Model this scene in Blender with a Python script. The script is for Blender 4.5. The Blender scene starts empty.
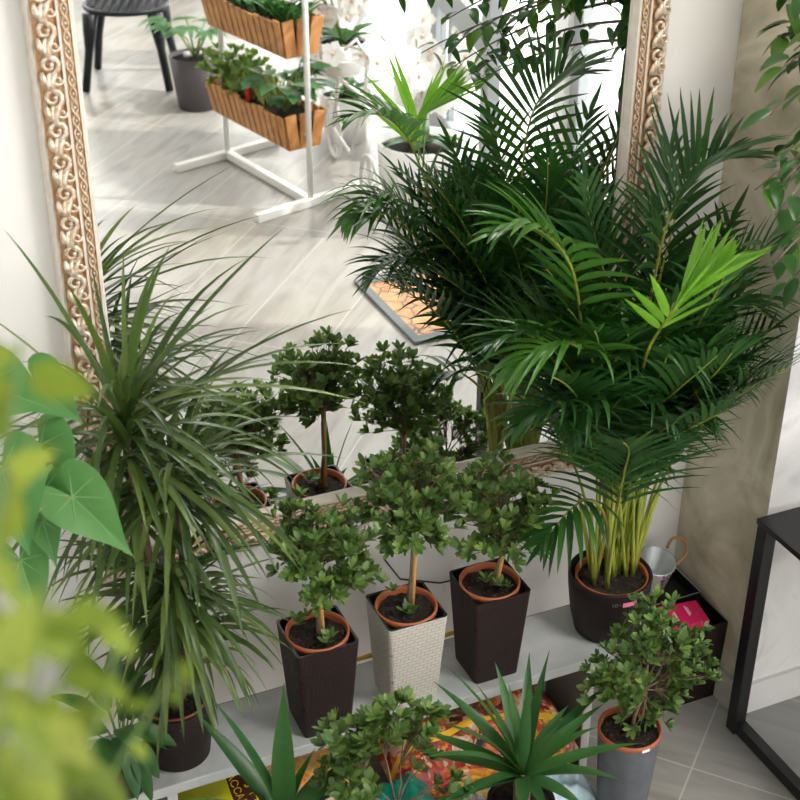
import bpy, math, random
import numpy as np
from mathutils import Vector as V, Matrix, Quaternion
C = bpy.context.scene.collection
sc = bpy.context.scene
PI = math.pi
# ------------------------------------------------------------ camera, daylight, added fill lamp, exposure
F_PX, PITCH, ROLL, YAW = 1391.7, math.radians(29.662), math.radians(0.248), math.radians(23.912)
CAM = V((0.0, -2.0574, 2.084))
_fw = V((math.sin(YAW)*math.cos(PITCH), math.cos(YAW)*math.cos(PITCH), -math.sin(PITCH)))
_r = _fw.cross(V((0, 0, 1))).normalized(); _u = _r.cross(_fw)
_r, _u = math.cos(ROLL)*_r + math.sin(ROLL)*_u, -math.sin(ROLL)*_r + math.cos(ROLL)*_u
cd = bpy.data.cameras.new('camera'); cam = bpy.data.objects.new('camera', cd); C.objects.link(cam)
cd.sensor_width = 36; cd.lens = F_PX/800*36; cd.clip_start = .02
cam.matrix_world = Matrix(((_r.x, _u.x, -_fw.x, CAM.x), (_r.y, _u.y, -_fw.y, CAM.y), (_r.z, _u.z, -_fw.z, CAM.z), (0, 0, 0, 1)))
cd.dof.use_dof = True; cd.dof.focus_distance = 2.75; cd.dof.aperture_fstop = 7.5
sc.camera = cam
sc.view_settings.view_transform = 'Standard'; sc.view_settings.look = 'None'; sc.view_settings.gamma = 1
sc.view_settings.exposure = 0.54
w = bpy.data.worlds.new('sky'); sc.world = w; w.use_nodes = True
bg = w.node_tree.nodes['Background']; bg.inputs[0].default_value = (1, .985, .955, 1); bg.inputs[1].default_value = 3.8
sl = bpy.data.lights.new('sun', 'SUN'); sl.energy = 2.4; sl.angle = math.radians(1.2); sl.color = (1, .95, .86)
so = bpy.data.objects.new('sun', sl); C.objects.link(so)
so.rotation_euler = V((-1, -.55, -1.5)).to_track_quat('-Z', 'Y').to_euler()
def area_light(name, loc, aim, sx, sy, power):
    l = bpy.data.lights.new(name, 'AREA'); l.shape = 'RECTANGLE'; l.size = sx; l.size_y = sy
    l.energy = power if power else 1
    if not power: l.cycles.is_portal = True
    else: l.color = (1, .965, .91)
    o = bpy.data.objects.new(name, l); C.objects.link(o); o.location = loc
    o.rotation_euler = V(aim).to_track_quat('-Z', 'Y').to_euler(); return o
area_light('window_daylight', (2.75, -3.2, 1.5), (-1, 0, 0), 5.2, 2.6, 0)
area_light('rear_window_daylight', (.4, -6.98, 1.6), (0, 1, 0), 3.6, 2.2, 0)
area_light('added_fill_light', (1.9, -1.75, 3.1), (-.35, .6, -1), .7, .7, 40)  # added fill lamp, unseen, brightens the mirror wall and plants

def at(px, py, y=None, z=None, x=None, dist=None):
    """point of the room that the photograph shows at (px, py), on a plane y, z or x = const, or at a distance"""
    d = _r*((px-400)/F_PX) + _u*(-(py-400)/F_PX) + _fw
    if y is not None: t = (y-CAM.y)/d.y
    elif z is not None: t = (z-CAM.z)/d.z
    elif x is not None: t = (x-CAM.x)/d.x
    else: t = dist/d.length
    return CAM + d*t

# ------------------------------------------------------------ mesh collector
class MB:
    def __init__(s): s.v = []; s.f = []; s.m = []
    def add(s, vs, fs, mi=0):
        o = len(s.v); s.v.extend(vs); s.f.extend([tuple(i+o for i in f) for f in fs]); s.m.extend([mi]*len(fs))
    def box(s, c, size, mi=0, rot=None, taper=1.0, bev=0):
        c = V(c); hx, hy, hz = size[0]/2, size[1]/2, size[2]/2; vs = []
        for z, k in ((-hz, taper), (hz, 1)):
            for x, y in ((-hx*k, -hy*k), (hx*k, -hy*k), (hx*k, hy*k), (-hx*k, hy*k)):
                p = V((x, y, z)); vs.append(c + (rot @ p if rot else p))
        s.add(vs, [(3, 2, 1, 0), (4, 5, 6, 7), (0, 1, 5, 4), (1, 2, 6, 5), (2, 3, 7, 6), (3, 0, 4, 7)], mi)
    def beam(s, a, b, w, h, mi=0, up=(0, 0, 1)):
        a = V(a); b = V(b); d = (b-a).normalized(); u = V(up)
        sd = d.cross(u)
        if sd.length < 1e-4: sd = d.cross(V((0, 1, 0)))
        sd.normalize(); u = sd.cross(d); vs = []
        for p in (a, b):
            for i, j in ((-1, -1), (1, -1), (1, 1), (-1, 1)): vs.append(p + sd*i*w/2 + u*j*h/2)
        s.add(vs, [(3, 2, 1, 0), (4, 5, 6, 7), (0, 1, 5, 4), (1, 2, 6, 5), (2, 3, 7, 6), (3, 0, 4, 7)], mi)
    def tube(s, pts, rad, n=8, mi=0, cap=True):
        pts = [V(p) for p in pts]; k = len(pts)
        if not hasattr(rad, '__len__'): rad = [rad]*k
        vs = []; fs = []; nrm = None
        for i, p in enumerate(pts):
            t = (pts[min(i+1, k-1)] - pts[max(i-1, 0)]).normalized()
            if nrm is None:
                nrm = t.cross(V((0, 0, 1)));
                if nrm.length < .05: nrm = t.cross(V((1, 0, 0)))
            nrm = (nrm - t*nrm.dot(t)).normalized(); b = t.cross(nrm)
            for j in range(n):
                a = 2*PI*j/n; vs.append(p + (nrm*math.cos(a)+b*math.sin(a))*rad[i])
        for i in range(k-1):
            for j in range(n):
                fs.append((i*n+j, i*n+(j+1) % n, (i+1)*n+(j+1) % n, (i+1)*n+j))
        if cap: fs.append(tuple(range(n))[::-1]); fs.append(tuple((k-1)*n+j for j in range(n)))
        s.add(vs, fs, mi)
    def lathe(s, prof, c=(0, 0, 0), n=40, mi=0, rot=None, close=False):
        c = V(c); vs = []; fs = []; k = len(prof)
        for r, z in prof:
            for j in range(n):
                a = 2*PI*j/n; p = V((r*math.cos(a), r*math.sin(a), z)); vs.append(c + (rot @ p if rot else p))
        for i in range(k-1):
            for j in range(n): fs.append((i*n+j, i*n+(j+1) % n, (i+1)*n+(j+1) % n, (i+1)*n+j))
        if prof[0][0] > 1e-4 and not close: fs.append(tuple(range(n))[::-1])
        if prof[-1][0] > 1e-4 and not close: fs.append(tuple((k-1)*n+j for j in range(n)))
        if close:
            for j in range(n): fs.append(((k-1)*n+j, (k-1)*n+(j+1) % n, (j+1) % n, j))
        s.add(vs, fs, mi)
    def blade(s, p, d, up, L, W, n=6, bend=0.0, fold=.25, prof='lance', mi=0, flat=3, pull=None):
        p = V(p); d = V(d).normalized(); side = d.cross(V(up))
        if side.length < .05: side = d.cross(V((.3, .8, .1)))
        side.normalize(); vs = []; fs = []; g = V(pull or (0, 0, -1))
        for i in range(n+1):
            t = i/n
            if prof == 'lance': w_ = (min(1, t/.12+.35))*(1-max(0, (t-.35)/.65)**1.6)
            elif prof == 'obov': w_ = (0.22, .50, .78, .97, 1.0, .80, .22)[i] if n == 6 else math.sin(PI*min(1, t**1.25*.97+.03))**.75
            elif prof == 'ovate': w_ = math.sin(PI*min(1, (t*.97+.03)**.7))**.8
            elif prof == 'strap': w_ = (min(1, .55+t*2.2))*(1-t**3.5)
            elif prof == 'yucca': w_ = (.45+.55*math.sin(PI*min(1, .15+t*.75)))*(1-t**2.6)*(1 if t > .01 else .8)
            else: w_ = math.sin(PI*t)
            w_ = max(w_, .015)*W; nr = side.cross(d).normalized()
            vs += [p - side*w_/2 + nr*fold*w_/2, p, p + side*w_/2 + nr*fold*w_/2]
            if i < n:
                p = p + d*L/n; d = (d + g*bend/n).normalized()
        for i in range(n):
            a = i*3; fs += [(a, a+1, a+4, a+3), (a+1, a+2, a+5, a+4)]
        s.add(vs, fs, mi); return p
    def ball(s, c, r, n=10, m=6, mi=0, sc_=(1, 1, 1)):
        prof = [(max(1e-5, r*math.sin(PI*i/m)), -r*math.cos(PI*i/m)) for i in range(m+1)]
        o = len(s.v); s.lathe(prof, (0, 0, 0), n, mi, close=False)
        for i in range(o, len(s.v)): v = s.v[i]; s.v[i] = V((v.x*sc_[0], v.y*sc_[1], v.z*sc_[2])) + V(c)
    def build(s, name, mats, parent=None, smooth=False):
        org = wloc(parent) if parent else V((0, 0, 0))
        me = bpy.data.meshes.new(name)
        me.from_pydata([tuple(V(v)-org) for v in s.v], [], s.f)
        if not isinstance(mats, (list, tuple)): mats = [mats]
        for m in mats: me.materials.append(m)
        me.polygons.foreach_set('material_index', s.m)
        if smooth: me.polygons.foreach_set('use_smooth', [True]*len(s.f))
        me.update()
        o = bpy.data.objects.new(name, me); C.objects.link(o)
        if parent: o.parent = parent
        return o
def wloc(o):
    p = V(o.location)
    while o.parent: o = o.parent; p = p + V(o.location)
    return p
def bevel(o, w_=.002, seg=2):
    m = o.modifiers.new('bevel', 'BEVEL'); m.width = w_; m.segments = seg; m.limit_method = 'ANGLE'; return o
def tag(o, label=None, cat=None, group=None, kind=None):
    if label: o['label'] = label
    if cat: o['category'] = cat
    if group: o['group'] = group
    if kind: o['kind'] = kind
    return o
def thing(name, loc, label, cat, group=None):
    o = bpy.data.objects.new(name, None); C.objects.link(o); o.location = loc; o.empty_display_size = .05
    return tag(o, label, cat, group)
def struct(o): o['kind'] = 'structure'; return o
def one(bb, name, mats, loc, label, cat, group=None, smooth=False):
    """a thing that is a single mesh, origin at loc"""
    for i, v in enumerate(bb.v): bb.v[i] = V(v)-V(loc)
    o = bb.build(name, mats, None, smooth); o.location = loc; return tag(o, label, cat, group)

# ------------------------------------------------------------ materials
def mat(name, col, rough=.5, metal=0.0, spec=.5):
    m = bpy.data.materials.new(name); m.use_nodes = True; b = m.node_tree.nodes['Principled BSDF']
    b.inputs['Base Color'].default_value = (*col, 1); b.inputs['Roughness'].default_value = rough
    b.inputs['Metallic'].default_value = metal; b.inputs['Specular IOR Level'].default_value = spec
    return m
class NT:
    def __init__(s, m): s.t = m.node_tree; s.b = s.t.nodes.get('Principled BSDF'); s.out = s.t.nodes['Material Output']
    def n(s, typ, **kw):
        nd = s.t.nodes.new(typ)
        for k, v in kw.items():
            if k in nd.inputs.keys() if isinstance(k, str) else False: nd.inputs[k].default_value = v
            else: setattr(nd, k, v)
        return nd
    def l(s, a, b): s.t.links.new(a, b)
    def ramp(s, fac, stops):
        r = s.n('ShaderNodeValToRGB'); e = r.color_ramp.elements
        while len(e) < len(stops): e.new(.5)
        for q, (p, c) in zip(e, stops): q.position = p; q.color = (*c, 1)
        s.l(fac, r.inputs[0]); return r.outputs[0]
    def noise(s, scale, detail=4, vec=None, dist=0, rough=.5):
        q = s.n('ShaderNodeTexNoise'); q.inputs['Scale'].default_value = scale; q.inputs['Detail'].default_value = detail
        q.inputs['Distortion'].default_value = dist; q.inputs['Roughness'].default_value = rough
        s.l(vec if vec else s.pos(), q.inputs['Vector']); return q
    def pos(s):
        if not hasattr(s, '_p'): s._p = s.n('ShaderNodeNewGeometry').outputs['Position']
        return s._p
    def mix(s, fac, a, b, typ='MIX'):
        q = s.n('ShaderNodeMix'); q.data_type = 'RGBA'; q.blend_type = typ
        for sock, v in ((q.inputs[0], fac), (q.inputs[6], a), (q.inputs[7], b)):
            if hasattr(v, 'is_output'): s.l(v, sock)
            elif isinstance(v, tuple): sock.default_value = (*v, 1)
            else: sock.default_value = v
        return q.outputs[2]
    def math(s, op, a, b=0):
        q = s.n('ShaderNodeMath'); q.operation = op
        for sock, v in ((q.inputs[0], a), (q.inputs[1], b)):
            if hasattr(v, 'is_output'): s.l(v, sock)
            else: sock.default_value = v
        return q.outputs[0]
    def bump(s, h, strength=.3, dist=.002):
        q = s.n('ShaderNodeBump'); q.inputs['Strength'].default_value = strength; q.inputs['Distance'].default_value = dist
        s.l(h, q.inputs['Height']); s.l(q.outputs[0], s.b.inputs['Normal'])
def mottled(name, stops, scale=3, rough=.7, detail=6, dist=.6, bump=.1, bscale=None):
    m = mat(name, stops[0][1], rough); t = NT(m); q = t.noise(scale, detail, dist=dist)
    t.l(t.ramp(q.outputs[0], stops), t.b.inputs['Base Color'])
    if bump: t.bump(t.noise(bscale or scale*12, 5).outputs[0], bump, .003)
    return m
def leaf(name, a, b, rough=.42, trans=.3, c=None, tcol=None):
    m = mat(name, a, rough, 0, .36); t = NT(m)
    g = t.n('ShaderNodeNewGeometry'); r = g.outputs['Random Per Island']
    col = t.ramp(r, [(0, a), (.6, b)] + ([(.95, c)] if c else []))
    q = t.noise(60, 2); col = t.mix(.25, col, t.mix(q.outputs[0], tuple(x*.5 for x in a), tuple(min(1, x*1.4) for x in b)))
    t.l(col, t.b.inputs['Base Color'])
    tr = t.n('ShaderNodeBsdfTranslucent'); mx = t.n('ShaderNodeMixShader'); mx.inputs[0].default_value = trans
    t.l(t.mix(1.0, col, tcol or (1.0, 1.25, .45), 'MULTIPLY'), tr.inputs[0])
    t.l(t.b.outputs[0], mx.inputs[1]); t.l(tr.outputs[0], mx.inputs[2]); t.l(mx.outputs[0], t.out.inputs[0])
    return m
M = {}
M['wall'] = mottled('white_plaster', [(.3, (.80, .785, .76)), (.7, (.84, .83, .81))], 2.0, .85)
M['pillar'] = mottled('beige_microcement', [(.30, (.36, .32, .22)), (.44, (.54, .49, .37)), (.56, (.68, .63, .50)), (.70, (.47, .43, .32))], 4.2, .6, 12, 1.8, .25)
M['marble'] = mottled('marbled_plaster', [(.3, (.50, .50, .52)), (.46, (.76, .755, .75)), (.56, (.82, .81, .80)), (.66, (.60, .60, .62)), (.8, (.74, .735, .73))], 2.6, .5, 7, 2.2, .08)
M['base'] = mottled('grey_stone_skirting', [(.3, (.46, .43, .38)), (.7, (.60, .57, .52))], 5, .5, 6, 1)
M['basewhite'] = mottled('pale_stone_skirting', [(.3, (.66, .66, .65)), (.7, (.76, .75, .74))], 5, .5, 6, 1)
M['shelf'] = mottled('pale_stone_bench', [(.28, (.30, .32, .315)), (.5, (.42, .44, .435)), (.72, (.52, .535, .525))], 4.5, .35, 8, 1.8, .05)
M['shelfedge'] = mat('white_bench_edge', (.60, .60, .58), .5)
M['white'] = mat('white_paint', (.82, .82, .81), .4)
M['paint'] = mat('pale_grey_door_paint', (.33, .36, .38), .45)
M['black'] = mat('black_metal', (.006, .0065, .0075), .4)
M['iron'] = mat('black_cast_iron', (.008, .010, .013), .4, 0, .3)
M['brown'] = mat('dark_brown_plastic', (.016, .010, .009), .5, 0, .25)
M['dark'] = mat('black_plastic', (.004, .004, .004), .5)
M['terra'] = mat('terracotta_plastic', (.36, .10, .035), .45)
M['zinc'] = mat('zinc', (.42, .46, .47), .35, .75)
M['ribbonwhite'] = mat('white_enamel', (.75, .76, .76), .4)
M['cane'] = mat('bamboo_cane', (.52, .30, .10), .5)
M['bark'] = mottled('grey_brown_bark', [(.3, (.10, .065, .04)), (.7, (.22, .15, .09))], 60, .8)
M['ficusbark'] = mottled('ficus_bark', [(.3, (.09, .06, .05)), (.7, (.2, .15, .12))], 40, .8)
M['handle'] = mat('wooden_handle', (.36, .19, .07), .4)
M['greypot'] = mottled('slate_grey_pot', [(.3, (.085, .095, .11)), (.7, (.115, .125, .14))], 40, .55, 3, 0, .2)
M['pink'] = mat('magenta_card', (.75, .005, .12), .45)
M['tag'] = mat('pink_tag', (.85, .22, .35), .5)
M['paper'] = mat('white_print', (.85, .80, .80), .6)
M['yellow'] = mat('yellow_print', (.85, .62, .03), .45)
M['cable'] = mat('black_cable', (.01, .01, .01), .5)
M['metalwhite'] = mat('white_steel', (.78, .78, .75), .35)
M['petal'] = leaf('white_petals', (.80, .80, .78), (.86, .85, .83), .5, .35, tcol=(1, 1, 1))
M['flowercentre'] = mat('orchid_centre', (.80, .55, .38), .5)
m = mat('soil', (.03, .018, .011), .95); t = NT(m); q = t.noise(140, 6)
t.l(t.ramp(q.outputs[0], [(.38, (.006, .004, .003)), (.58, (.022, .013, .008)), (.74, (.11, .07, .04))]), t.b.inputs['Base Color']); t.bump(q.outputs[0], .9, .006); M['soil'] = m
def woven(name, col, col2, rnd=False, bw=.016, rh=.0075):
    m = mat(name, col, .55, 0, .25); t = NT(m); tc = t.n('ShaderNodeTexCoord'); s = t.n('ShaderNodeSeparateXYZ'); t.l(tc.outputs['Object'], s.inputs[0])
    u = t.math('MULTIPLY', t.math('ARCTAN2', s.outputs[1], s.outputs[0]), .066) if rnd else t.math('ADD', s.outputs[0], s.outputs[1])
    cb = t.n('ShaderNodeCombineXYZ'); t.l(u, cb.inputs[0]); t.l(s.outputs[2], cb.inputs[1])
    br = t.n('ShaderNodeTexBrick'); br.inputs['Scale'].default_value = 1; br.inputs['Mortar Size'].default_value = .0011; br.inputs['Mortar Smooth'].default_value = .8
    br.inputs['Brick Width'].default_value = bw; br.inputs['Row Height'].default_value = rh
    br.inputs['Color1'].default_value = (1, 1, 1, 1); br.inputs['Color2'].default_value = (.85, .85, .85, 1); br.inputs['Mortar'].default_value = (0, 0, 0, 1)
    t.l(cb.outputs[0], br.inputs['Vector'])
    t.l(t.mix(br.outputs['Color'], col2, col), t.b.inputs['Base Color']); t.bump(br.outputs['Color'], .8, .0015)
    return m
M['ratdark'] = woven('brown_woven_plastic', (.026, .014, .013), (.009, .005, .005))
M['ratbeige'] = woven('beige_woven_plastic', (.56, .53, .48), (.36, .33, .28))
M['ratround'] = woven('brown_ribbed_plastic', (.028, .016, .014), (.009, .006, .005), True, .006, .006)
# floor: grey wood-look planks with pale joints
m = mat('grey_plank_tiles', (.4, .4, .38), .32); t = NT(m)
mp = t.n('ShaderNodeMapping'); mp.inputs['Location'].default_value = (0, 0, 0)
sub = t.n('ShaderNodeVectorMath'); sub.operation = 'SUBTRACT'; t.l(t.pos(), sub.inputs[0]); sub.inputs[1].default_value = (1.417, -.36, 0)
rt = t.n('ShaderNodeVectorRotate'); rt.rotation_type = 'Z_AXIS'; t.l(sub.outputs[0], rt.inputs['Vector']); rt.inputs['Angle'].default_value = math.radians(49)
br = t.n('ShaderNodeTexBrick'); br.offset = 0.0; br.inputs['Scale'].default_value = 1; br.inputs['Brick Width'].default_value = .95; br.inputs['Row Height'].default_value = .3
br.inputs['Mortar Size'].default_value = .0022; br.inputs['Mortar Smooth'].default_value = .3
br.inputs['Color1'].default_value = (.35, .35, .35, 1); br.inputs['Color2'].default_value = (.65, .65, .65, 1); br.inputs['Mortar'].default_value = (1, 1, 1, 1)
t.l(rt.outputs[0], br.inputs['Vector'])
st = t.n('ShaderNodeVectorMath'); st.operation = 'MULTIPLY'; t.l(rt.outputs[0], st.inputs[0]); st.inputs[1].default_value = (1.0, 5.0, 1)
gr = t.noise(2.4, 8, st.outputs[0], 1.3); col = t.ramp(gr.outputs[0], [(.28, (.17, .16, .145)), (.45, (.29, .28, .26)), (.6, (.36, .355, .335)), (.75, (.25, .25, .24))])
col = t.mix(.25, col, br.outputs['Color'], 'OVERLAY')
big = t.noise(1.7, 3); col = t.mix(.35, col, t.ramp(big.outputs[0], [(.35, (.28, .245, .19)), (.65, (.37, .375, .37))]))
col = t.mix(br.outputs['Fac'], col, (.48, .47, .43))
t.l(col, t.b.inputs['Base Color']); M['floor'] = m
# mirror and panes
m = mat('mirror_silver', (.93, .94, .935), 0.0, 1.0); M['mirror'] = m
m = bpy.data.materials.new('window_glass'); m.use_nodes = True; t = NT(m); t.t.nodes.remove(t.b)
tr = t.n('ShaderNodeBsdfTransparent'); gl = t.n('ShaderNodeBsdfGlossy'); gl.inputs['Roughness'].default_value = .02
fr = t.n('ShaderNodeFresnel'); mx = t.n('ShaderNodeMixShader'); gb = t.n('ShaderNodeNewGeometry'); t.l(t.math('MULTIPLY', fr.outputs[0], t.math('SUBTRACT', 1.0, gb.outputs['Backfacing'])), mx.inputs[0]); t.l(tr.outputs[0], mx.inputs[1]); t.l(gl.outputs[0], mx.inputs[2]); t.l(mx.outputs[0], t.out.inputs[0]); M['glass'] = m
# gilded frame
m = mat('gilded_moulding', (.5, .33, .15), .42, .35); t = NT(m); q = t.noise(90, 4)
t.l(t.ramp(q.outputs[0], [(.35, (.42, .22, .09)), (.65, (.60, .40, .21))]), t.b.inputs['Base Color']); M['gold'] = m
m = mat('silvered_carving', (.66, .56, .45), .36, .35); t = NT(m); q = t.noise(120, 3)
t.l(t.ramp(q.outputs[0], [(.35, (.55, .38, .24)), (.55, (.74, .63, .52)), (.7, (.84, .77, .68))]), t.b.inputs['Base Color']); M['silver'] = m
M['framelip'] = mottled('pale_frame_edge', [(.3, (.62, .56, .48)), (.7, (.74, .69, .62))], 30, .45)
# leaves
M['azalea'] = leaf('azalea_leaves', (.055, .115, .028), (.110, .195, .050), .40, .25, (.24, .34, .08))
M['palm'] = leaf('palm_leaflets', (.011, .050, .012), (.028, .095, .020), .32, .22, (.055, .155, .026))
M['palmnew'] = leaf('young_palm_leaflets', (.14, .34, .03), (.22, .46, .05), .4, .4)
M['palmcane'] = mottled('palm_cane', [(.3, (.14, .20, .025)), (.55, (.30, .33, .045)), (.8, (.25, .19, .04))], 14, .4, 3, 0, 0)
M['drac'] = leaf('dracaena_leaves', (.026, .055, .013), (.066, .115, .030), .32, .25, (.16, .22, .055))
M['yucca'] = leaf('yucca_leaves', (.022, .080, .024), (.05, .14, .036), .34, .22)
M['heart'] = leaf('heart_leaves', (.055, .19, .055), (.09, .24, .065), .45, .3)
M['lily'] = leaf('peace_lily_leaves', (.022, .08, .022), (.045, .13, .03), .35, .2)
M['vine'] = leaf('pale_vine_leaves', (.11, .17, .025), (.27, .34, .045), .45, .42, (.44, .46, .12))
M['ficus'] = leaf('ficus_leaves', (.015, .058, .014), (.038, .115, .022), .32, .22, (.15, .27, .04))
M['bushlight'] = leaf('light_herb_leaves', (.10, .20, .05), (.22, .32, .09), .45, .3)
M['broad'] = leaf('broad_leaves', (.04, .13, .05), (.08, .20, .07), .4, .25)
M['grassstem'] = mat('green_stem', (.14, .22, .05), .5)
m = mat('slat_wood', (.45, .2, .06), .5); t = NT(m); q = t.noise(9, 4, dist=2); t.l(t.ramp(q.outputs[0], [(.3, (.34, .14, .035)), (.7, (.56, .27, .09))]), t.b.inputs['Base Color']); M['slat'] = m

# ------------------------------------------------------------ room shell
XW, YF, ZC, XL = 2.5, -6.8, 3.2, -1.5
b = MB(); b.box(((XW+XL)/2, YF/2, -.05), (XW-XL+.6, -YF+.6, .1)); struct(b.build('floor', M['floor']))
b = MB(); b.box(((XW+XL)/2, YF/2, ZC+.05), (XW-XL+.6, -YF+.6, .1)); struct(b.build('ceiling', M['wall']))
b = MB(); b.box(((XW+XL)/2, .07, ZC/2), (XW-XL+.4, .1, ZC)); struct(b.build('wall_back', M['wall']))
b = MB(); b.box((XL-.1, YF/2, ZC/2), (.2, -YF, ZC)); struct(b.build('wall_left', M['wall']))
# pillar that steps out of the mirror wall: beige flank, marbled face
PX = 1.597
b = MB(); b.box(((PX+XW)/2, -.12, ZC/2), (XW-PX, .278, ZC)); o = b.build('wall_right_pillar', [M['pillar'], M['marble']]); struct(o)
for p in o.data.polygons:
    if p.normal.y < -.5: p.material_index = 1
b = MB(); b.box((PX-.005, -.12, .04), (.01, .27, .08)); struct(b.build('baseboard_right', M['base']))
b = MB(); b.box(((PX+XW)/2, -.264, .04), (XW-PX, .01, .08)); struct(b.build('baseboard_pillar', M['basewhite']))
b = MB(); b.box(((XL+PX)/2, .012, .09), (PX-XL-.02, .016, .18)); struct(b.build('shade_strip_back', mottled('brown_gap_shade', [(.3, (.16, .11, .06)), (.7, (.26, .19, .11))], 20, .6)))  # brown strip standing in for the shaded wall behind the bench gap
# glazed long wall x = XW : piers, head, then windows and door between them
ops = [('window_1', -1.15, -2.15, .0, 2.6), ('door_1', -2.22, -3.2, 0, 2.6), ('window_2', -3.32, -4.65, .0, 2.6), ('window_3', -4.8, -6.3, .0, 2.6)]
b = MB(); edges = [0] + [e for o_ in ops for e in (o_[1], o_[2])] + [YF]
for i in range(0, len(edges), 2):
    b.box((XW+.1, (edges[i]+edges[i+1])/2, 1.3), (.2, edges[i]-edges[i+1], 2.6))
b.box((XW+.1, YF/2, 2.9), (.2, -YF, .6)); struct(b.build('wall_window_side', M['white']))
def glazing(par, y0, y1, z0, z1, x, nx, nz, fr=.06, mun=.025):
    b = MB()
    for y in (y0-fr/2, y1+fr/2): b.box((x, y, (z0+z1)/2), (.07, fr, z1-z0))
    for z in (z0+fr/2, z1-fr/2): b.box((x, (y0+y1)/2, z), (.07, y0-y1-2*fr, fr))
    bevel(b.build('window_frame', M['paint'], par))
    b = MB()
    for i in range(1, nx): b.box((x, y0+(y1-y0)*i/nx, (z0+z1)/2), (.04, mun, z1-z0-2*fr))
    for i in range(1, nz): b.box((x, (y0+y1)/2, z0+(z1-z0)*i/nz), (.036, y0-y1-2*fr, mun))
    if b.v: b.build('muntin', M['paint'], par)
    b = MB(); b.box((x, (y0+y1)/2, (z0+z1)/2), (.005, y0-y1-2*fr, z1-z0-2*fr)); b.build('pane', M['glass'], par)
for nm, y0, y1, z0, z1 in ops:
    if nm.startswith('window'):
        r = thing(nm, (XW, (y0+y1)/2, z0), None, None); r['kind'] = 'structure'
        glazing(r, y0, y1, z0, z1, XW+.06, 1, 1)
# open door: two leaves with glazed panels and a mid rail
r = thing('door_1', (XW, -3.2, 0), None, None); r['kind'] = 'structure'
dd = V((-.22, .975, 0)).normalized(); p0 = V((XW-.01, -3.2, 0)); dn = V((dd.y, -dd.x, 0))
b = MB(); Wd = .96
for s_ in (.05, Wd-.05): b.box(p0+dd*s_+V((0, 0, 1.3)), (.05, .1, 2.56), rot=Matrix.Rotation(math.atan2(dd.y, dd.x)-PI/2, 3, 'Z'))
for z, h in ((.14, .24), (.74, .12), (2.53, .1)): b.box(p0+dd*(Wd/2)+V((0, 0, z)), (.05, Wd-.2, h), rot=Matrix.Rotation(math.atan2(dd.y, dd.x)-PI/2, 3, 'Z'))
b.box(p0+dd*.30+V((0, 0, .47)), (.03, .03, .44), rot=Matrix.Rotation(math.atan2(dd.y, dd.x)-PI/2, 3, 'Z'))
bevel(b.build('door_leaf', M['paint'], r), .004)
b = MB()
for z0, z1 in ((.26, .68), (.80, 2.48)): b.box(p0+dd*(Wd/2)+V((0, 0, (z0+z1)/2)), (.005, Wd-.2, z1-z0), rot=Matrix.Rotation(math.atan2(dd.y, dd.x)-PI/2, 3, 'Z'))
b.build('pane', M['glass'], r)
b = MB(); q = p0+dd*(Wd-.05)-dn*.03+V((0, 0, 1.0)); b.tube([q, q-dn*.05, q-dn*.05-dd*.11], .009); b.build('handle', M['zinc'], r, True)
# rear wall with two windows
b = MB(); yr = YF-.1
for x0, x1 in ((XL, -1.25), (.25, .55), (2.05, XW)): b.box(((x0+x1)/2, yr, ZC/2), (x1-x0, .2, ZC))
b.box(((XL+XW)/2, yr, .35), (XW-XL, .2, .7)); b.box(((XL+XW)/2, yr, 2.95), (XW-XL, .2, .5)); struct(b.build('wall_front', M['white']))
for nm, x0, x1 in (('window_4', -1.25, .25), ('window_5', .55, 2.05)):
    r = thing(nm, ((x0+x1)/2, yr, .7), None, None); r['kind'] = 'structure'; b = MB()
    for x in (x0+.03, (x0+x1)/2, x1-.03): b.box((x, yr, 1.7), (.06, .07, 2.0))
    for z in (.73, 2.67): b.box(((x0+x1)/2, yr, z), (x1-x0, .068, .06))
    b.build('window_frame', M['paint'], r); b = MB(); b.box(((x0+x1)/2, yr, 1.7), (x1-x0-.1, .005, 1.9)); b.build('pane', M['glass'], r)
b = MB(); b.box((8.2, -4, -.15), (11, 24, .1)); struct(b.build('ground', mottled('pale_paving', [(.3, (.58, .58, .57)), (.7, (.66, .66, .65))], 2, .8)))

# ------------------------------------------------------------ mirror with carved frame
MX0, MX1, MZ0, MZ1, FW = .318, 1.422, .556, 2.0, .072
r = thing('ornate_mirror', (.87, .02, MZ0), 'tall wall mirror in a carved gilded frame above the low bench', 'mirror')
prof = [(w0, y0 if y0 > 0 else y0*.6+(.002 if w0 > .07 else 0)) for w0, y0 in ((0, .02), (0, -.012), (.004, -.020), (.008, -.016), (.040, -.022), (.043, -.030), (.047, -.030), (.049, -.024), (.061, -.020), (.063, -.024), (.067, -.022), (.072, -.004), (.072, .0))]
def frame_pt(w_, y, k):
    x0, x1, z0, z1 = MX0+w_, MX1-w_, MZ0+w_, MZ1-w_
    return V(((x0, x1, x1, x0)[k], y, (z0, z0, z1, z1)[k]))
b = MB(); vs = [frame_pt(w_, y, k) for k in range(4) for w_, y in prof]; n = len(prof); fs = []; mi = []
for k in range(4):
    for i in range(n-1):
        a, c_ = k*n+i, ((k+1) % 4)*n+i
        b.f.append((a, c_, c_+1, a+1)); b.m.append(1 if i in (0, 1, 2, 5, 9, 10, 11) else 0)
b.v = vs; b.build('frame', [M['gold'], M['framelip']], r)
b = MB(); b.box(((MX0+MX1)/2, .008, (MZ0+MZ1)/2), (MX1-MX0-2*FW+.012, .012, MZ1-MZ0-2*FW+.012)); bx = b.build('glass', M['mirror'], r)
for v in bx.data.vertices:
    pass
b = MB(); lat = MB()
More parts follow.
